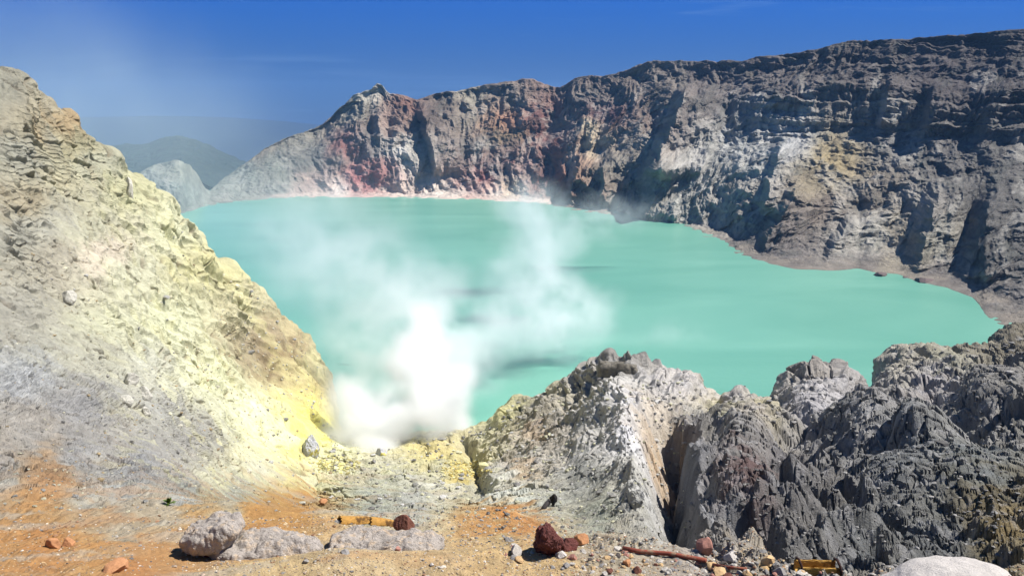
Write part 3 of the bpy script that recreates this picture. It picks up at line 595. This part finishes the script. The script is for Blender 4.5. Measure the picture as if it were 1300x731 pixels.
# --- broken amber pipe: two half-round shards lying end to end
def shard(x0, y0, x1, y1, rad, label, seed, bend=0.):
    a_, b_ = ground(x0, y0), ground(x1, y1); mid = (a_+b_)/2; L_ = np.linalg.norm((b_-a_)[:2]); th = .22*rad
    nu, nv = 28, 22; r_ = np.random.default_rng(seed); V = []
    for side, rr_ in ((0, rad), (1, rad-th)):
        for i in range(nu):
            u = i/(nu-1); x = (u-.5)*L_
            for j in range(nv):
                a = math.pi*(-.08+1.0*j/(nv-1)); jag = .05*rad*math.sin(13*u+seed)*(j in (0, nv-1))
                xe = x+(0 if 0 < i < nu-1 else .10*rad*math.sin(j*1.9+seed))
                R2 = rr_*(1-.25*u*bend); V.append((xe, -R2*math.cos(a), R2*math.sin(a)*.8+jag+bend*.10*L_*(.25-(u-.5)**2)))
    V = np.array(V); Fc = []; n1 = nu*nv
    for i in range(nu-1):
        for j in range(nv-1):
            a = i*nv+j; Fc += [(a, a+nv, a+nv+1, a+1), (n1+a, n1+a+1, n1+a+nv+1, n1+a+nv)]
        for j in (0, nv-1):
            a = i*nv+j; Fc.append((a, a+nv, n1+a+nv, n1+a) if j else (a, n1+a, n1+a+nv, a+nv))
    for i in (0, nu-1):
        for j in range(nv-1):
            a = i*nv+j; Fc.append((a, a+1, n1+a+1, n1+a) if i == 0 else (a, n1+a, n1+a+1, a+1))
    o = mesh_np('pipe_shard', V, np.array(Fc), MT['amber']); o.location = (mid[0], mid[1], mid[2]-.02)
    o.rotation_euler = (R(-28), math.atan2(-(b_-a_)[2], L_), math.atan2((b_-a_)[1], (b_-a_)[0]))
    return tag(o, label, 'pipe shard', 'broken clay pipe on the crest of the ledge')
shard(430, 662, 467, 662, .095, 'straight amber shard of clay pipe on the ledge crest, left of its dark-ended twin', 3)
sh = shard(469, 663, 505, 667, .105, 'curved amber shard of clay pipe with dark mottling, next to the brown rounded stone', 8, bend=1.)
# --- rust red rock with a black shaded side
p = ground(693, 702); m = mpp(p)
rr0 = rock('rust_rock', p, (40*m, 40*m, 44*m), 31, 'red', 'jagged dark red rock with a black hollow beside it on the ledge', 'rock', n=5, planes=11, rough=.30, flute=.10, sink=.12)
put('rust_rock', 722, 697, 30, 18, 'red', 'low broken red stone leaning on the right of the jagged dark red rock', 'rock', 33, n=4, planes=9, rough=.25)
put('stone', 738, 691, 24, 15, 'orange', 'orange-brown flat stone propped up with shadow beneath, right of the red rocks', 'stone', 36, n=4, sink=.05, tilt=.3)
# --- rusty rods
def tube(pts, rad, seg=10):
    pts = [np.array(p, float) for p in pts]; V = []; Fc = []
    for i, p in enumerate(pts):
        d_ = pts[min(i+1, len(pts)-1)]-pts[max(i-1, 0)]; d_ /= np.linalg.norm(d_); a = np.cross(d_, (0, 0, 1.)); a /= np.linalg.norm(a)+1e-9; b = np.cross(a, d_)
        for j in range(seg):
            th = 2*math.pi*j/seg; V.append(p+rad*(math.cos(th)*a+math.sin(th)*b))
    for i in range(len(pts)-1):
        for j in range(seg):
            a = i*seg+j; b = i*seg+(j+1) % seg; Fc.append((a, b, b+seg, a+seg))
    n_ = len(V); V.append(pts[0]); V.append(pts[-1])
    for j in range(seg): Fc += [(n_, (j+1) % seg, j, j), (n_+1, (len(pts)-1)*seg+j, (len(pts)-1)*seg+(j+1) % seg, (len(pts)-1)*seg+(j+1) % seg)]
    return V, Fc
def tube_mesh(name, pts, rad, mat, parent=None):
    V, Fc = tube(pts, rad); me = bpy.data.meshes.new(name); me.from_pydata([tuple(v) for v in V], [], [tuple(dict.fromkeys(f)) for f in Fc]); me.materials.append(mat)
    me.shade_smooth(); o = bpy.data.objects.new(name, me); col.objects.link(o)
    if parent: o.parent = parent
    return o
def rod(spec, rad, label, name='rusty_rod'):
    g = [ground(a, b)+np.array([0, 0, rad*1.2]) for a, b in spec]; c = sum(g)/len(g)
    o = tube_mesh(name, [p-c for p in g], rad, MT['rust']); o.location = c; return tag(o, label, 'iron rod', 'rusty rods in the rubble')
rod([(790, 699), (812, 703), (850, 706), (896, 716)], .022, 'long thin rusty rod lying in the rubble right of the red rocks')
rod([(905, 718), (925, 722), (948, 724)], .013, 'short thin rusty rod at the right-hand end of the longer one')
# --- yellow crusted trough with dark straps
p0 = ground(1008, 727); m = mpp(p0); p1 = p0+np.array([56*m, -.02, -.03]); c = (p0+p1)/2; L_ = np.linalg.norm(p1-p0)
tr = bpy.data.objects.new('yellow_trough', None); col.objects.link(tr); tr.location = c; tr.rotation_euler[2] = math.atan2(p1[1]-p0[1], p1[0]-p0[0])
tag(tr, 'yellow crusted metal trough with dark rusted straps lying among the stones at the right', 'metal trough')
def box_np(name, sx, sy, sz, loc, mat, parent, rough=.01, seed=1, cuts=10, arch=0):
    bm = bmesh.new(); bmesh.ops.create_cube(bm, size=1); bmesh.ops.subdivide_edges(bm, edges=bm.edges[:], cuts=cuts, use_grid_fill=True)
    for v in bm.verts:
        x = v.co.copy(); v.co.x *= sx; v.co.y *= sy; v.co.z *= sz
        r_ = random.Random(hash((round(x.x, 3), round(x.y, 3), round(x.z, 3), seed)))
        v.co.x += r_.uniform(-rough, rough); v.co.y += r_.uniform(-rough, rough)*.6; v.co.z += r_.uniform(-rough, rough)+arch*(.25-x.x**2)
    me = bpy.data.meshes.new(name); bm.to_mesh(me); bm.free(); me.materials.append(mat)
    o = bpy.data.objects.new(name, me); col.objects.link(o); o.parent = parent; o.location = loc; return o
box_np('trough_wall', L_*.92, .02, 13*m, (0, -.05, 7*m), MT['yellow'], tr, .004, 2)
box_np('trough_wall', L_*.90, .02, 12*m, (0, .09, 7*m), MT['yellow'], tr, .004, 3)
box_np('trough_floor', L_*.90, .13, .015, (0, .02, 1.5*m), MT['yellow'], tr, .003, 4)
for xx in (-.40, .44):
    tube_mesh('strap', [(xx*L_, -.075, 0), (xx*L_+.01, -.078, 9*m), (xx*L_, -.06, 17*m), (xx*L_, .02, 19*m), (xx*L_, .10, 16*m), (xx*L_, .115, 2*m)], .011, MT['drust'], tr)
# --- white boulder bottom right
p = ground(1212, 731); m = mpp(p)
V, Fc = rock_shape(6, 44, planes=0, rough=.09); pw = world(1212, 774, 7.0); V = V*np.array([.62, .46, .36])
o = mesh_tri('boulder', V, Fc, MT['white'], smooth=True); o.location = pw; tag(o, 'smooth whitish boulder rising into view at the bottom right', 'boulder')
# --- single stones
single = [
 ('stone', 67, 693, 22, 15, 'orange', 'rounded orange stone on the ochre earth, left of a smaller orange one'), ('stone', 88, 690, 17, 12, 'orange', 'small orange block with a dark left side beside the rounded orange stone'),
 ('stone', 148, 722, 40, 18, 'orange', 'flat orange wedge of rock half buried in the ochre earth at the lower left'), ('stone', 410, 638, 16, 7, 'orange', 'flat rust-orange stone on the pale ground left of the amber pipe shards'),
 ('stone', 235, 697, 14, 16, 'grey', 'grey stone leaning against the left end of the pebbly boulder'), ('stone', 55, 716, 8, 6, 'tan', 'little bright tan stone on the ochre earth near the bottom left corner'),
 ('stone', 505, 697, 12, 8, 'pink', 'small pinkish stone in front of the long conglomerate slab'), ('stone', 438, 700, 16, 8, 'grey', 'small bluish grey stone in front of the left end of the long slab'),
 ('stone', 548, 716, 8, 5, 'white', 'tiny white stone in front of the right end of the long slab'), ('stone', 388, 712, 11, 6, 'grey', 'small grey stone on the tan earth between boulder and long slab'),
 ('stone', 655, 701, 22, 16, 'pale', 'pale grey block left of the jagged dark red rock'), ('stone', 712, 705, 20, 13, 'white', 'whitish block at the foot of the jagged dark red rock'),
 ('stone', 728, 708, 16, 11, 'pink', 'pinkish white block right of the whitish one, below the red rocks'), ('stone', 783, 697, 16, 11, 'pale', 'pale pointed stone at the upper edge of the rubble'),
 ('stone', 796, 716, 16, 12, 'orange', 'reddish orange stone in the middle of the rubble'), ('stone', 808, 724, 14, 10, 'brown', 'dark red-brown stone below the reddish orange stone in the rubble'),
 ('stone', 930, 707, 26, 17, 'white', 'large whitish slab stone on the edge of the rubble, below the dark rocks'), ('stone', 975, 716, 24, 17, 'tan', 'tan and dark split stone left of the yellow trough'),
 ('stone', 893, 700, 28, 26, 'pink', 'pinkish grey leaning slab of rock beside the black gully'), ('stone', 948, 729, 15, 11, 'tan', 'rounded tan stone at the bottom edge below the whitish slab stone'),
 ('stone', 990, 728, 20, 14, 'grey', 'grey stone at the bottom edge just left of the yellow trough'), ('stone', 912, 729, 22, 12, 'tan', 'wide tan stone at the bottom edge below the short rusty rod')]
for i, (nm, x, y, w_, h_, mt, lb) in enumerate(single):
    put(nm, x, y+2, w_, h_, mt, lb, 'stone', 60+i, n=4, rot=i*.8, group='loose stones on the ledge')
# --- rubble strip, each stone its own object
r_ = np.random.default_rng(5); k = 0
protos = [rock_shape(3, 200+i, planes=12, rough=.10) for i in range(9)]
pm = {}
words = dict(pale='pale', grey='grey', tan='tan', pink='pinkish', brown='brown', dark='dark grey')
while k < 190:
    x = r_.uniform(640, 1110); y0 = 688+(x-700)*.10; y = r_.uniform(y0, 733)
    if x < 700 and y > 712: continue
    if y > 733: continue
    try: p = ground(x, y)
    except Exception: continue
    if np.hypot(p[0], p[1]) > 11.5: continue
    mt = r_.choice(['pale', 'grey', 'tan', 'pink', 'brown', 'dark'], p=[.26, .24, .2, .12, .09, .09]); j = int(r_.integers(9))
    if (j, mt) not in pm:
        V, Fc = protos[j]; me_o = mesh_tri('stone', V*.5, Fc, MT[mt]); me = me_o.data; bpy.data.objects.remove(me_o); pm[(j, mt)] = me
    o = bpy.data.objects.new('stone', pm[(j, mt)]); col.objects.link(o); s = float(mpp(p)*np.clip(r_.lognormal(1.95, .42), 4, 17))
    o.location = p+np.array([0, 0, s*.02]); o.scale = (s*r_.uniform(.8, 1.4), s*r_.uniform(.8, 1.2), s*r_.uniform(.55, .9)); o.rotation_euler = (r_.uniform(-.4, .4), r_.uniform(-.4, .4), r_.uniform(0, 6.28))
    tag(o, 'small %s angular stone in the rubble strip on the right of the ledge' % words[mt], 'stone', '%s stones of the rubble strip' % words[mt]); k += 1
# --- uncountable gravel and debris: one mesh each
def scatter(name, label, n, xr, yr, spx, cols, seed, accept=lambda x, y: True, flat=.6):
    rg = np.random.default_rng(seed); V0, F0 = ico(1); out = []; cl = []; cnt = 0
    while cnt < n:
        x = rg.uniform(*xr); y = rg.uniform(*yr)
        if not accept(x, y): cnt += .02; continue
        p = ground(x, y)
        rp = np.hypot(p[0], p[1])
        if rp > 240 or p[2] < .2 or (name == 'gravel' and rp > 11.5): cnt += .2; continue
        s = mpp(p)*spx*np.exp(rg.normal()*.45)*.5
        V = V0*(1+rg.uniform(-.28, .28, (len(V0), 1)))*np.array([rg.uniform(.7, 1.4), rg.uniform(.7, 1.3), flat*rg.uniform(.7, 1.2)])*s
        a = rg.uniform(0, 6.28); c_, s_ = math.cos(a), math.sin(a); V = V@np.array([[c_, s_, 0], [-s_, c_, 0], [0, 0, 1]])
        out.append(V+p+np.array([0, 0, s*.1])); c_ = srgb(cols[rg.integers(len(cols))])*K_ALB*rg.uniform(.7, 1.25); cl.append(np.broadcast_to(c_, (len(V0), 3))); cnt += 1
    N = len(out); Fa = (F0[None]+(np.arange(N)*len(V0))[:, None, None]).reshape(-1, 3)
    return tag(mesh_np(name, np.concatenate(out), Fa, M_near if spx < 3.1 and yr[1] > 700 else M_mid, np.concatenate(cl)), label, 'gravel', kind='stuff')
gc = [(200, 175, 140), (185, 165, 145), (150, 145, 140), (215, 190, 150), (170, 130, 100), (225, 215, 200)]
scatter('gravel', 'fine tan and grey gravel strewn over the ledge', 8500, (-40, 1340), (655, 735), 1.7, gc, 1, lambda x, y: random.random() < (.30 if x < 230 else .75 if x < 640 else 1))
scatter('rubble', 'small grey and white rubble lying on the left slope', 1900, (-20, 420), (300, 650), 2.3, [(190, 188, 182), (215, 210, 190), (175, 172, 165), (225, 220, 190), (200, 178, 140)], 2, lambda x, y: y > 640-x*.9 or random.random() < .25)
scatter('rubble', 'small grey rubble lying on the headland and around the vents', 2200, (420, 870), (480, 690), 3.0, [(170, 168, 162), (205, 203, 198), (145, 142, 138), (215, 212, 180)], 3)
scatter('rubble', 'dark grey rubble caught between the rocks of the right-hand ridge', 1700, (860, 1330), (430, 725), 2.8, [(130, 128, 126), (160, 157, 153), (108, 106, 104)], 4)
scatter('sulphur_crust', 'bright yellow sulphur crust crumbled on the ground right of the steam vent', 420, (550, 625), (582, 608), 2.6, [(232, 215, 140), (228, 222, 170), (222, 200, 120)], 5, lambda x, y: ((x-590)/36)**2+((y-596)/13)**2 < random.random())
scatter('sulphur_crust', 'yellow sulphur crust crumbled on the ground left of the steam vent', 300, (385, 460), (574, 604), 2.6, [(238, 228, 150), (236, 232, 185), (200, 188, 130)], 6, lambda x, y: ((x-425)/36)**2+((y-590)/14)**2 < random.random())
# --- rocks farther out
put('vent_rock', 394, 576, 26, 26, 'vent', 'grey rock rimmed with bright yellow sulphur at the foot of the sulphur slope', 'rock', 80, n=5, rough=.2, flute=.12, sink=.35)
put('vent_rock', 484, 578, 20, 11, 'vent', 'small grey rock half lost in the dense white steam', 'rock', 82, n=4, sink=.2)
put('pale_block', 84, 380, 24, 20, 'bigw', 'white angular block with a grey face high on the left slope', 'rock', 84, n=4, planes=16, rough=.08, sink=.42)
for i, (x, y, w_, h_, lb) in enumerate([(168, 492, 20, 20, 'topmost white block of the cracked cluster below the grey slope'), (184, 506, 18, 22, 'tall narrow white block in the middle of the cracked cluster'), (160, 512, 22, 14, 'wide low white block at the left of the cracked cluster'), (186, 528, 12, 14, 'lowest and smallest white block of the cracked cluster')]):
    put('pale_block', x, y, w_, h_, 'bigw', lb, 'rock', 90+i, n=4, planes=12, rough=.05, group='white blocks at the edge of the sulphur slope', sink=.35)
p = ground(163, 246); m = mpp(p)
rock('rock_pinnacle', p, (11*m, 10*m, 30*m), 96, 'bigw', 'thin pale pinnacle sticking up from the sulphur ridge against the far hill', 'pinnacle', n=4, planes=7, rough=.15, sink=.3)
p = ground(786, 474); m = mpp(p); V, Fc = pebbly((25*m, 15*m, 11*m), 98, .45, peb=.9, n=6); V[:, 2] *= 1+.12*np.sin(V[:, 0]*.9)
o = mesh_tri('flat_topped_rock', V, Fc, MT['bigd']); o.location = p+np.array([0, 0, 3*m]); tag(o, 'dark flat-topped rock crowning the grey headland', 'rock')
put('driftwood', 702, 642, 11, 14, 'wood', 'black stump of wood standing on the pale mud behind the orange earth', 'driftwood', 101, n=4, rough=.3, sink=.05)
p = ground(690, 646); q2 = ground(702, 639)+np.array([0, 0, .5]); c = (p+q2)/2
o = tube_mesh('driftwood', [p-c, (p-c)*.4+np.array([0, 0, .10]), q2-c], .18, MT['wood']); o.location = c; tag(o, 'black slanting branch leaning on the dark stump in the pale mud', 'driftwood')
for x, y, w_, lb in [(1172, 357.5, 26, 'low dark rock island just off the right-hand shore of the lake'), (1150, 352.5, 8, 'tiny rock in the water left of the low dark rock island'), (1118, 350, 20, 'rounded grey-brown rock at the tip of the right-hand shore')]:
    r1 = float(dep_r(x, y)); pp = world(x, y, r1); m = r1/FPX
    rock('shore_rock', (pp[0], pp[1], 0), (w_*m, w_*m*.9, w_*m*.42), int(x), 'shore', lb, 'rock', n=4, sink=.35, group='rocks along the lake edge')
# --- small green plant
p = ground(214, 640); m = mpp(p); V = []; Fc = []; rg = np.random.default_rng(9)
plant = bpy.data.objects.new('small_plant', None); col.objects.link(plant); plant.location = p; tag(plant, 'single small green tuft growing on the grey ground at the left', 'plant')
for i in range(46):
    a = rg.uniform(0, 6.28); e = rg.uniform(.2, 1.4); ln = m*rg.uniform(5, 10); d_ = np.array([math.cos(a)*math.cos(e), math.sin(a)*math.cos(e), math.sin(e)]); sdv = np.cross(d_, (0, 0, 1)); sdv /= np.linalg.norm(sdv)
    up_ = np.cross(sdv, d_); b0 = len(V)
    for u, w_, z_ in ((0, .08, 0), (.35, .2, .05), (.7, .17, .03), (1, .01, -.12)):
        for sg_ in (-1, 1): V.append(d_*u*ln+sdv*sg_*w_*ln+up_*z_*ln)
    for j in range(3): Fc.append((b0+2*j, b0+2*j+1, b0+2*j+3, b0+2*j+2))
mesh_np('leaves', np.array(V), np.array(Fc), MT['leaf'], None, plant)
tube_mesh('stem', [(0, 0, -.02), (.005, 0, .03), (0, .006, .07)], .006, MT['drust'], plant)
# ================================================================== STEAM AND HAZE
def volume_mat(name, colr, dens, aniso=.2):
    m = bpy.data.materials.new(name); m.use_nodes = True; nt = m.node_tree; nt.nodes.clear()
    out = nt.nodes.new('ShaderNodeOutputMaterial'); pv = nt.nodes.new('ShaderNodeVolumePrincipled')
    pv.inputs['Color'].default_value = (*colr, 1); pv.inputs['Density'].default_value = dens; pv.inputs['Anisotropy'].default_value = aniso
    nt.links.new(pv.outputs[0], out.inputs['Volume']); return m
def plume(name, label, blobs, lo, hi, res, mat, nsc, warp, cut, seed):
    """blobs: (px, py, distance, half width px, half height px, depth factor, density)"""
    ng = bpy.data.node_groups.new(name, 'GeometryNodeTree'); ng.interface.new_socket('Geometry', in_out='OUTPUT', socket_type='NodeSocketGeometry')
    N = ng.nodes.new; Lk = ng.links.new; go = N('NodeGroupOutput'); vc = N('GeometryNodeVolumeCube'); pos = N('GeometryNodeInputPosition')
    def vm(op, a, b=None):
        n = N('ShaderNodeVectorMath'); n.operation = op
        for i, v in enumerate((a, b)):
            if v is None: continue
            if hasattr(v, 'links'): Lk(v, n.inputs[i])
            else: n.inputs[i].default_value = v
        return n
    def ma(op, a, b=None, c=None):
        n = N('ShaderNodeMath'); n.operation = op
        for i, v in enumerate((a, b, c)):
            if v is None: continue
            if hasattr(v, 'links'): Lk(v, n.inputs[i])
            else: n.inputs[i].default_value = v
        return n.outputs[0]
    def nz(scale, det, off):
        ad = vm('ADD', pos.outputs[0], (off, off*.7, off*1.3)); n = N('ShaderNodeTexNoise'); n.inputs['Scale'].default_value = scale; n.inputs['Detail'].default_value = det; n.inputs['Roughness'].default_value = .6; Lk(ad.outputs[0], n.inputs['Vector']); return n
    w1 = nz(nsc*.6, 3, seed); sub = vm('SUBTRACT', w1.outputs['Color'], (.5, .5, .5)); sc = vm('SCALE', sub.outputs[0]); sc.inputs['Scale'].default_value = warp
    wp = vm('ADD', pos.outputs[0], sc.outputs[0]).outputs[0]
    tot = None
    for (px, py, r, hw, hh, df, dn) in blobs:
        c = world(px, py, r); m = r/FPX
        s_ = vm('SUBTRACT', wp, tuple(c)); dv = vm('DIVIDE', s_.outputs[0], (hw*m, (hw+hh)*.5*m*df, hh*m)); ln = vm('LENGTH', dv.outputs[0]).outputs['Value']
        mr = N('ShaderNodeMapRange'); mr.interpolation_type = 'SMOOTHSTEP'; Lk(ln, mr.inputs['Value']); mr.inputs['From Min'].default_value = 0; mr.inputs['From Max'].default_value = 1.35; mr.inputs['To Min'].default_value = dn; mr.inputs['To Max'].default_value = 0
        tot = mr.outputs[0] if tot is None else ma('ADD', tot, mr.outputs[0])
    d1 = nz(nsc, 7, seed+31).outputs['Fac']
    mr = N('ShaderNodeMapRange'); Lk(d1, mr.inputs['Value']); mr.inputs['From Min'].default_value = cut; mr.inputs['From Max'].default_value = cut+.15; mr.inputs['To Max'].default_value = 1.0
    Lk(ma('MULTIPLY', tot, mr.outputs[0]), vc.inputs['Density'])
    vc.inputs['Min'].default_value = lo; vc.inputs['Max'].default_value = hi
    for i, ax in enumerate('XYZ'): vc.inputs['Resolution '+ax].default_value = max(8, int((hi[i]-lo[i])/res))
    sm = N('GeometryNodeSetMaterial'); sm.inputs['Material'].default_value = mat; Lk(vc.outputs[0], sm.inputs[0]); Lk(sm.outputs[0], go.inputs[0])
    me = bpy.data.meshes.new(name); o = bpy.data.objects.new(name, me); col.objects.link(o); me.materials.append(mat)
    md = o.modifiers.new('plume', 'NODES'); md.node_group = ng
    return tag(o, label, 'steam', kind='stuff')
S_blobs = [(492, 590, 148, 76, 26, 1, 1.2), (440, 575, 150, 50, 22, 1, .7), (560, 560, 160, 40, 30, 1, .35), (520, 538, 162, 66, 46, 1, 1.0), (545, 485, 172, 56, 54, 1, .75), (536, 435, 185, 50, 48, 1, .45), (462, 522, 166, 46, 48, 1, .45), (438, 560, 160, 38, 24, 1, .5), (584, 548, 172, 28, 36, 1, .5),
 (590, 440, 200, 70, 56, 1, .13), (520, 385, 205, 80, 64, 1, .085), (450, 345, 222, 96, 68, 1, .045), (395, 300, 245, 96, 66, 1, .035), (465, 440, 190, 76, 66, 1, .09),
 (645, 405, 222, 68, 52, 1, .10), (700, 385, 238, 60, 52, 1, .12), (742, 400, 246, 48, 42, 1, .10), (690, 425, 236, 80, 30, 1, .09), (668, 345, 255, 62, 50, 1, .09), (692, 300, 290, 52, 48, 1, .07), (675, 262, 340, 46, 38, 1, .08), (760, 275, 400, 70, 28, 1, .05), (840, 430, 262, 60, 30, 1, .02)]
plume('steam', 'dense white volcanic steam billowing from the vents beside the lake', S_blobs, (-100, 120, .2), (75, 400, 82), .8, volume_mat('steam_white', (.985, .994, 1), 1.0, .1), .105, 18, .41, 4)
V_blobs = [(420, 300, 240, 170, 120, 1.5, .0024), (250, 240, 290, 170, 90, 1.5, .0024), (150, 160, 320, 170, 110, 1.5, .006), (30, 60, 330, 130, 120, 1.5, .004), (300, 250, 420, 180, 60, 2, .0012), (700, 280, 420, 160, 60, 2, .0008)]
plume('thin_smoke', 'thin bluish smoke veil drifting up to the left above the lake', V_blobs, (-330, 130, 2), (110, 640, 150), 5.0, volume_mat('smoke_blue', (.86, .93, 1.0), 1.0, .1), .018, 40, .36, 9)
me = bpy.data.meshes.new('haze'); bm = bmesh.new(); bmesh.ops.create_cube(bm, size=1)
for v in bm.verts: v.co.x *= 18400; v.co.y *= 18400; v.co.z = -321 if v.co.z < 0 else 420
bm.to_mesh(me); bm.free(); hm = volume_mat('haze_air', (.20, .40, .78), .00010, .0); me.materials.append(hm)
o = bpy.data.objects.new('haze', me); col.objects.link(o); tag(o, 'pale blue air between the crater and the distant mountains', 'haze', kind='stuff')
#@@END
# ================================================================== SKY, SUN, CAMERA
SUN_AZ, SUN_EL = 84, 54         # from the view direction towards the right
w = bpy.data.worlds.new('World'); scene.world = w; w.use_nodes = True; nt = w.node_tree
bg = nt.nodes['Background']
sky = nt.nodes.new('ShaderNodeTexSky'); sky.sky_type = 'NISHITA'; sky.sun_disc = False
sky.sun_elevation = R(SUN_EL); sky.sun_rotation = R(SUN_AZ); sky.altitude = 2300; sky.air_density = 1.0; sky.dust_density = .2; sky.ozone_density = 3.0
hs = nt.nodes.new('ShaderNodeHueSaturation'); hs.inputs['Saturation'].default_value = 1.2; hs.inputs['Value'].default_value = .8
tcw = nd(nt, 'ShaderNodeTexCoord'); sp = nd(nt, 'ShaderNodeSeparateXYZ'); nt.links.new(tcw.outputs['Generated'], sp.inputs[0])
crs = nd(nt, 'ShaderNodeValToRGB'); nt.links.new(sp.outputs['Z'], crs.inputs[0])
e = crs.color_ramp.elements; e[0].position = 0; e[0].color = (.10, .165, .36, 1); e[1].position = .6; e[1].color = (.9, .95, 1, 1)
k = e.new(.055); k.color = (.075, .215, .56, 1); k = e.new(.135); k.color = (.015, .36, 1.0, 1)
mw = nd(nt, 'ShaderNodeMix', data_type='RGBA', blend_type='MULTIPLY'); mw.inputs['Factor'].default_value = 1
nt.links.new(sky.outputs[0], hs.inputs['Color']); nt.links.new(hs.outputs[0], mw.inputs['A']); nt.links.new(crs.outputs[0], mw.inputs['B']); mpw = nd(nt, 'ShaderNodeMapping'); nt.links.new(tcw.outputs['Generated'], mpw.inputs[0]); mpw.inputs['Scale'].default_value = (2.2, 2.2, 26); mpw.inputs['Rotation'].default_value = (0, R(3), 0)
nw = nd(nt, 'ShaderNodeTexNoise', Scale=1.6, Detail=6, Roughness=.6); nt.links.new(mpw.outputs[0], nw.inputs['Vector']); nw.inputs['Distortion'].default_value = .6
rw = nd(nt, 'ShaderNodeMapRange'); nt.links.new(nw.outputs['Fac'], rw.inputs['Value']); rw.inputs['From Min'].default_value = .56; rw.inputs['From Max'].default_value = .80; rw.inputs['To Max'].default_value = .28
mc = nd(nt, 'ShaderNodeMix', data_type='RGBA'); nt.links.new(rw.outputs[0], mc.inputs['Factor']); nt.links.new(mw.outputs['Result'], mc.inputs['A']); mc.inputs['B'].default_value = (2.6, 4.2, 6.6, 1)
nt.links.new(mc.outputs['Result'], bg.inputs['Color']); bg.inputs['Strength'].default_value = .072
sl = bpy.data.lights.new('sun', 'SUN'); sl.energy = 5.0; sl.angle = R(.5); sl.color = (1, .96, .90)
so = bpy.data.objects.new('sun', sl); col.objects.link(so)
from mathutils import Vector
sd = Vector((math.cos(R(SUN_EL))*math.sin(R(SUN_AZ)), math.cos(R(SUN_EL))*math.cos(R(SUN_AZ)), math.sin(R(SUN_EL))))
so.rotation_euler = sd.to_track_quat('Z', 'Y').to_euler()
cam = bpy.data.cameras.new('camera'); co = bpy.data.objects.new('camera', cam); col.objects.link(co)
co.location = (0, 0, EYE); co.rotation_euler = (R(90)-PITCH, 0, 0)
cam.sensor_width = 36; cam.lens = 36*FPX/1300; cam.clip_end = 40000; cam.clip_start = .1
scene.camera = co
scene.render.engine = 'CYCLES'
cy = scene.cycles
cy.use_denoising = True
try: cy.denoiser = 'OPENIMAGEDENOISE'
except Exception: pass
cy.max_bounces = 12; cy.diffuse_bounces = 3; cy.glossy_bounces = 2; cy.transmission_bounces = 2; cy.volume_bounces = 10; cy.transparent_max_bounces = 8
cy.use_adaptive_sampling = True; cy.adaptive_threshold = .02
cy.sample_clamp_indirect = 6
vs = scene.view_settings; vs.view_transform = 'Standard'; vs.look = 'None'; vs.exposure = 0.75; vs.gamma = 1; vs.use_curve_mapping = False
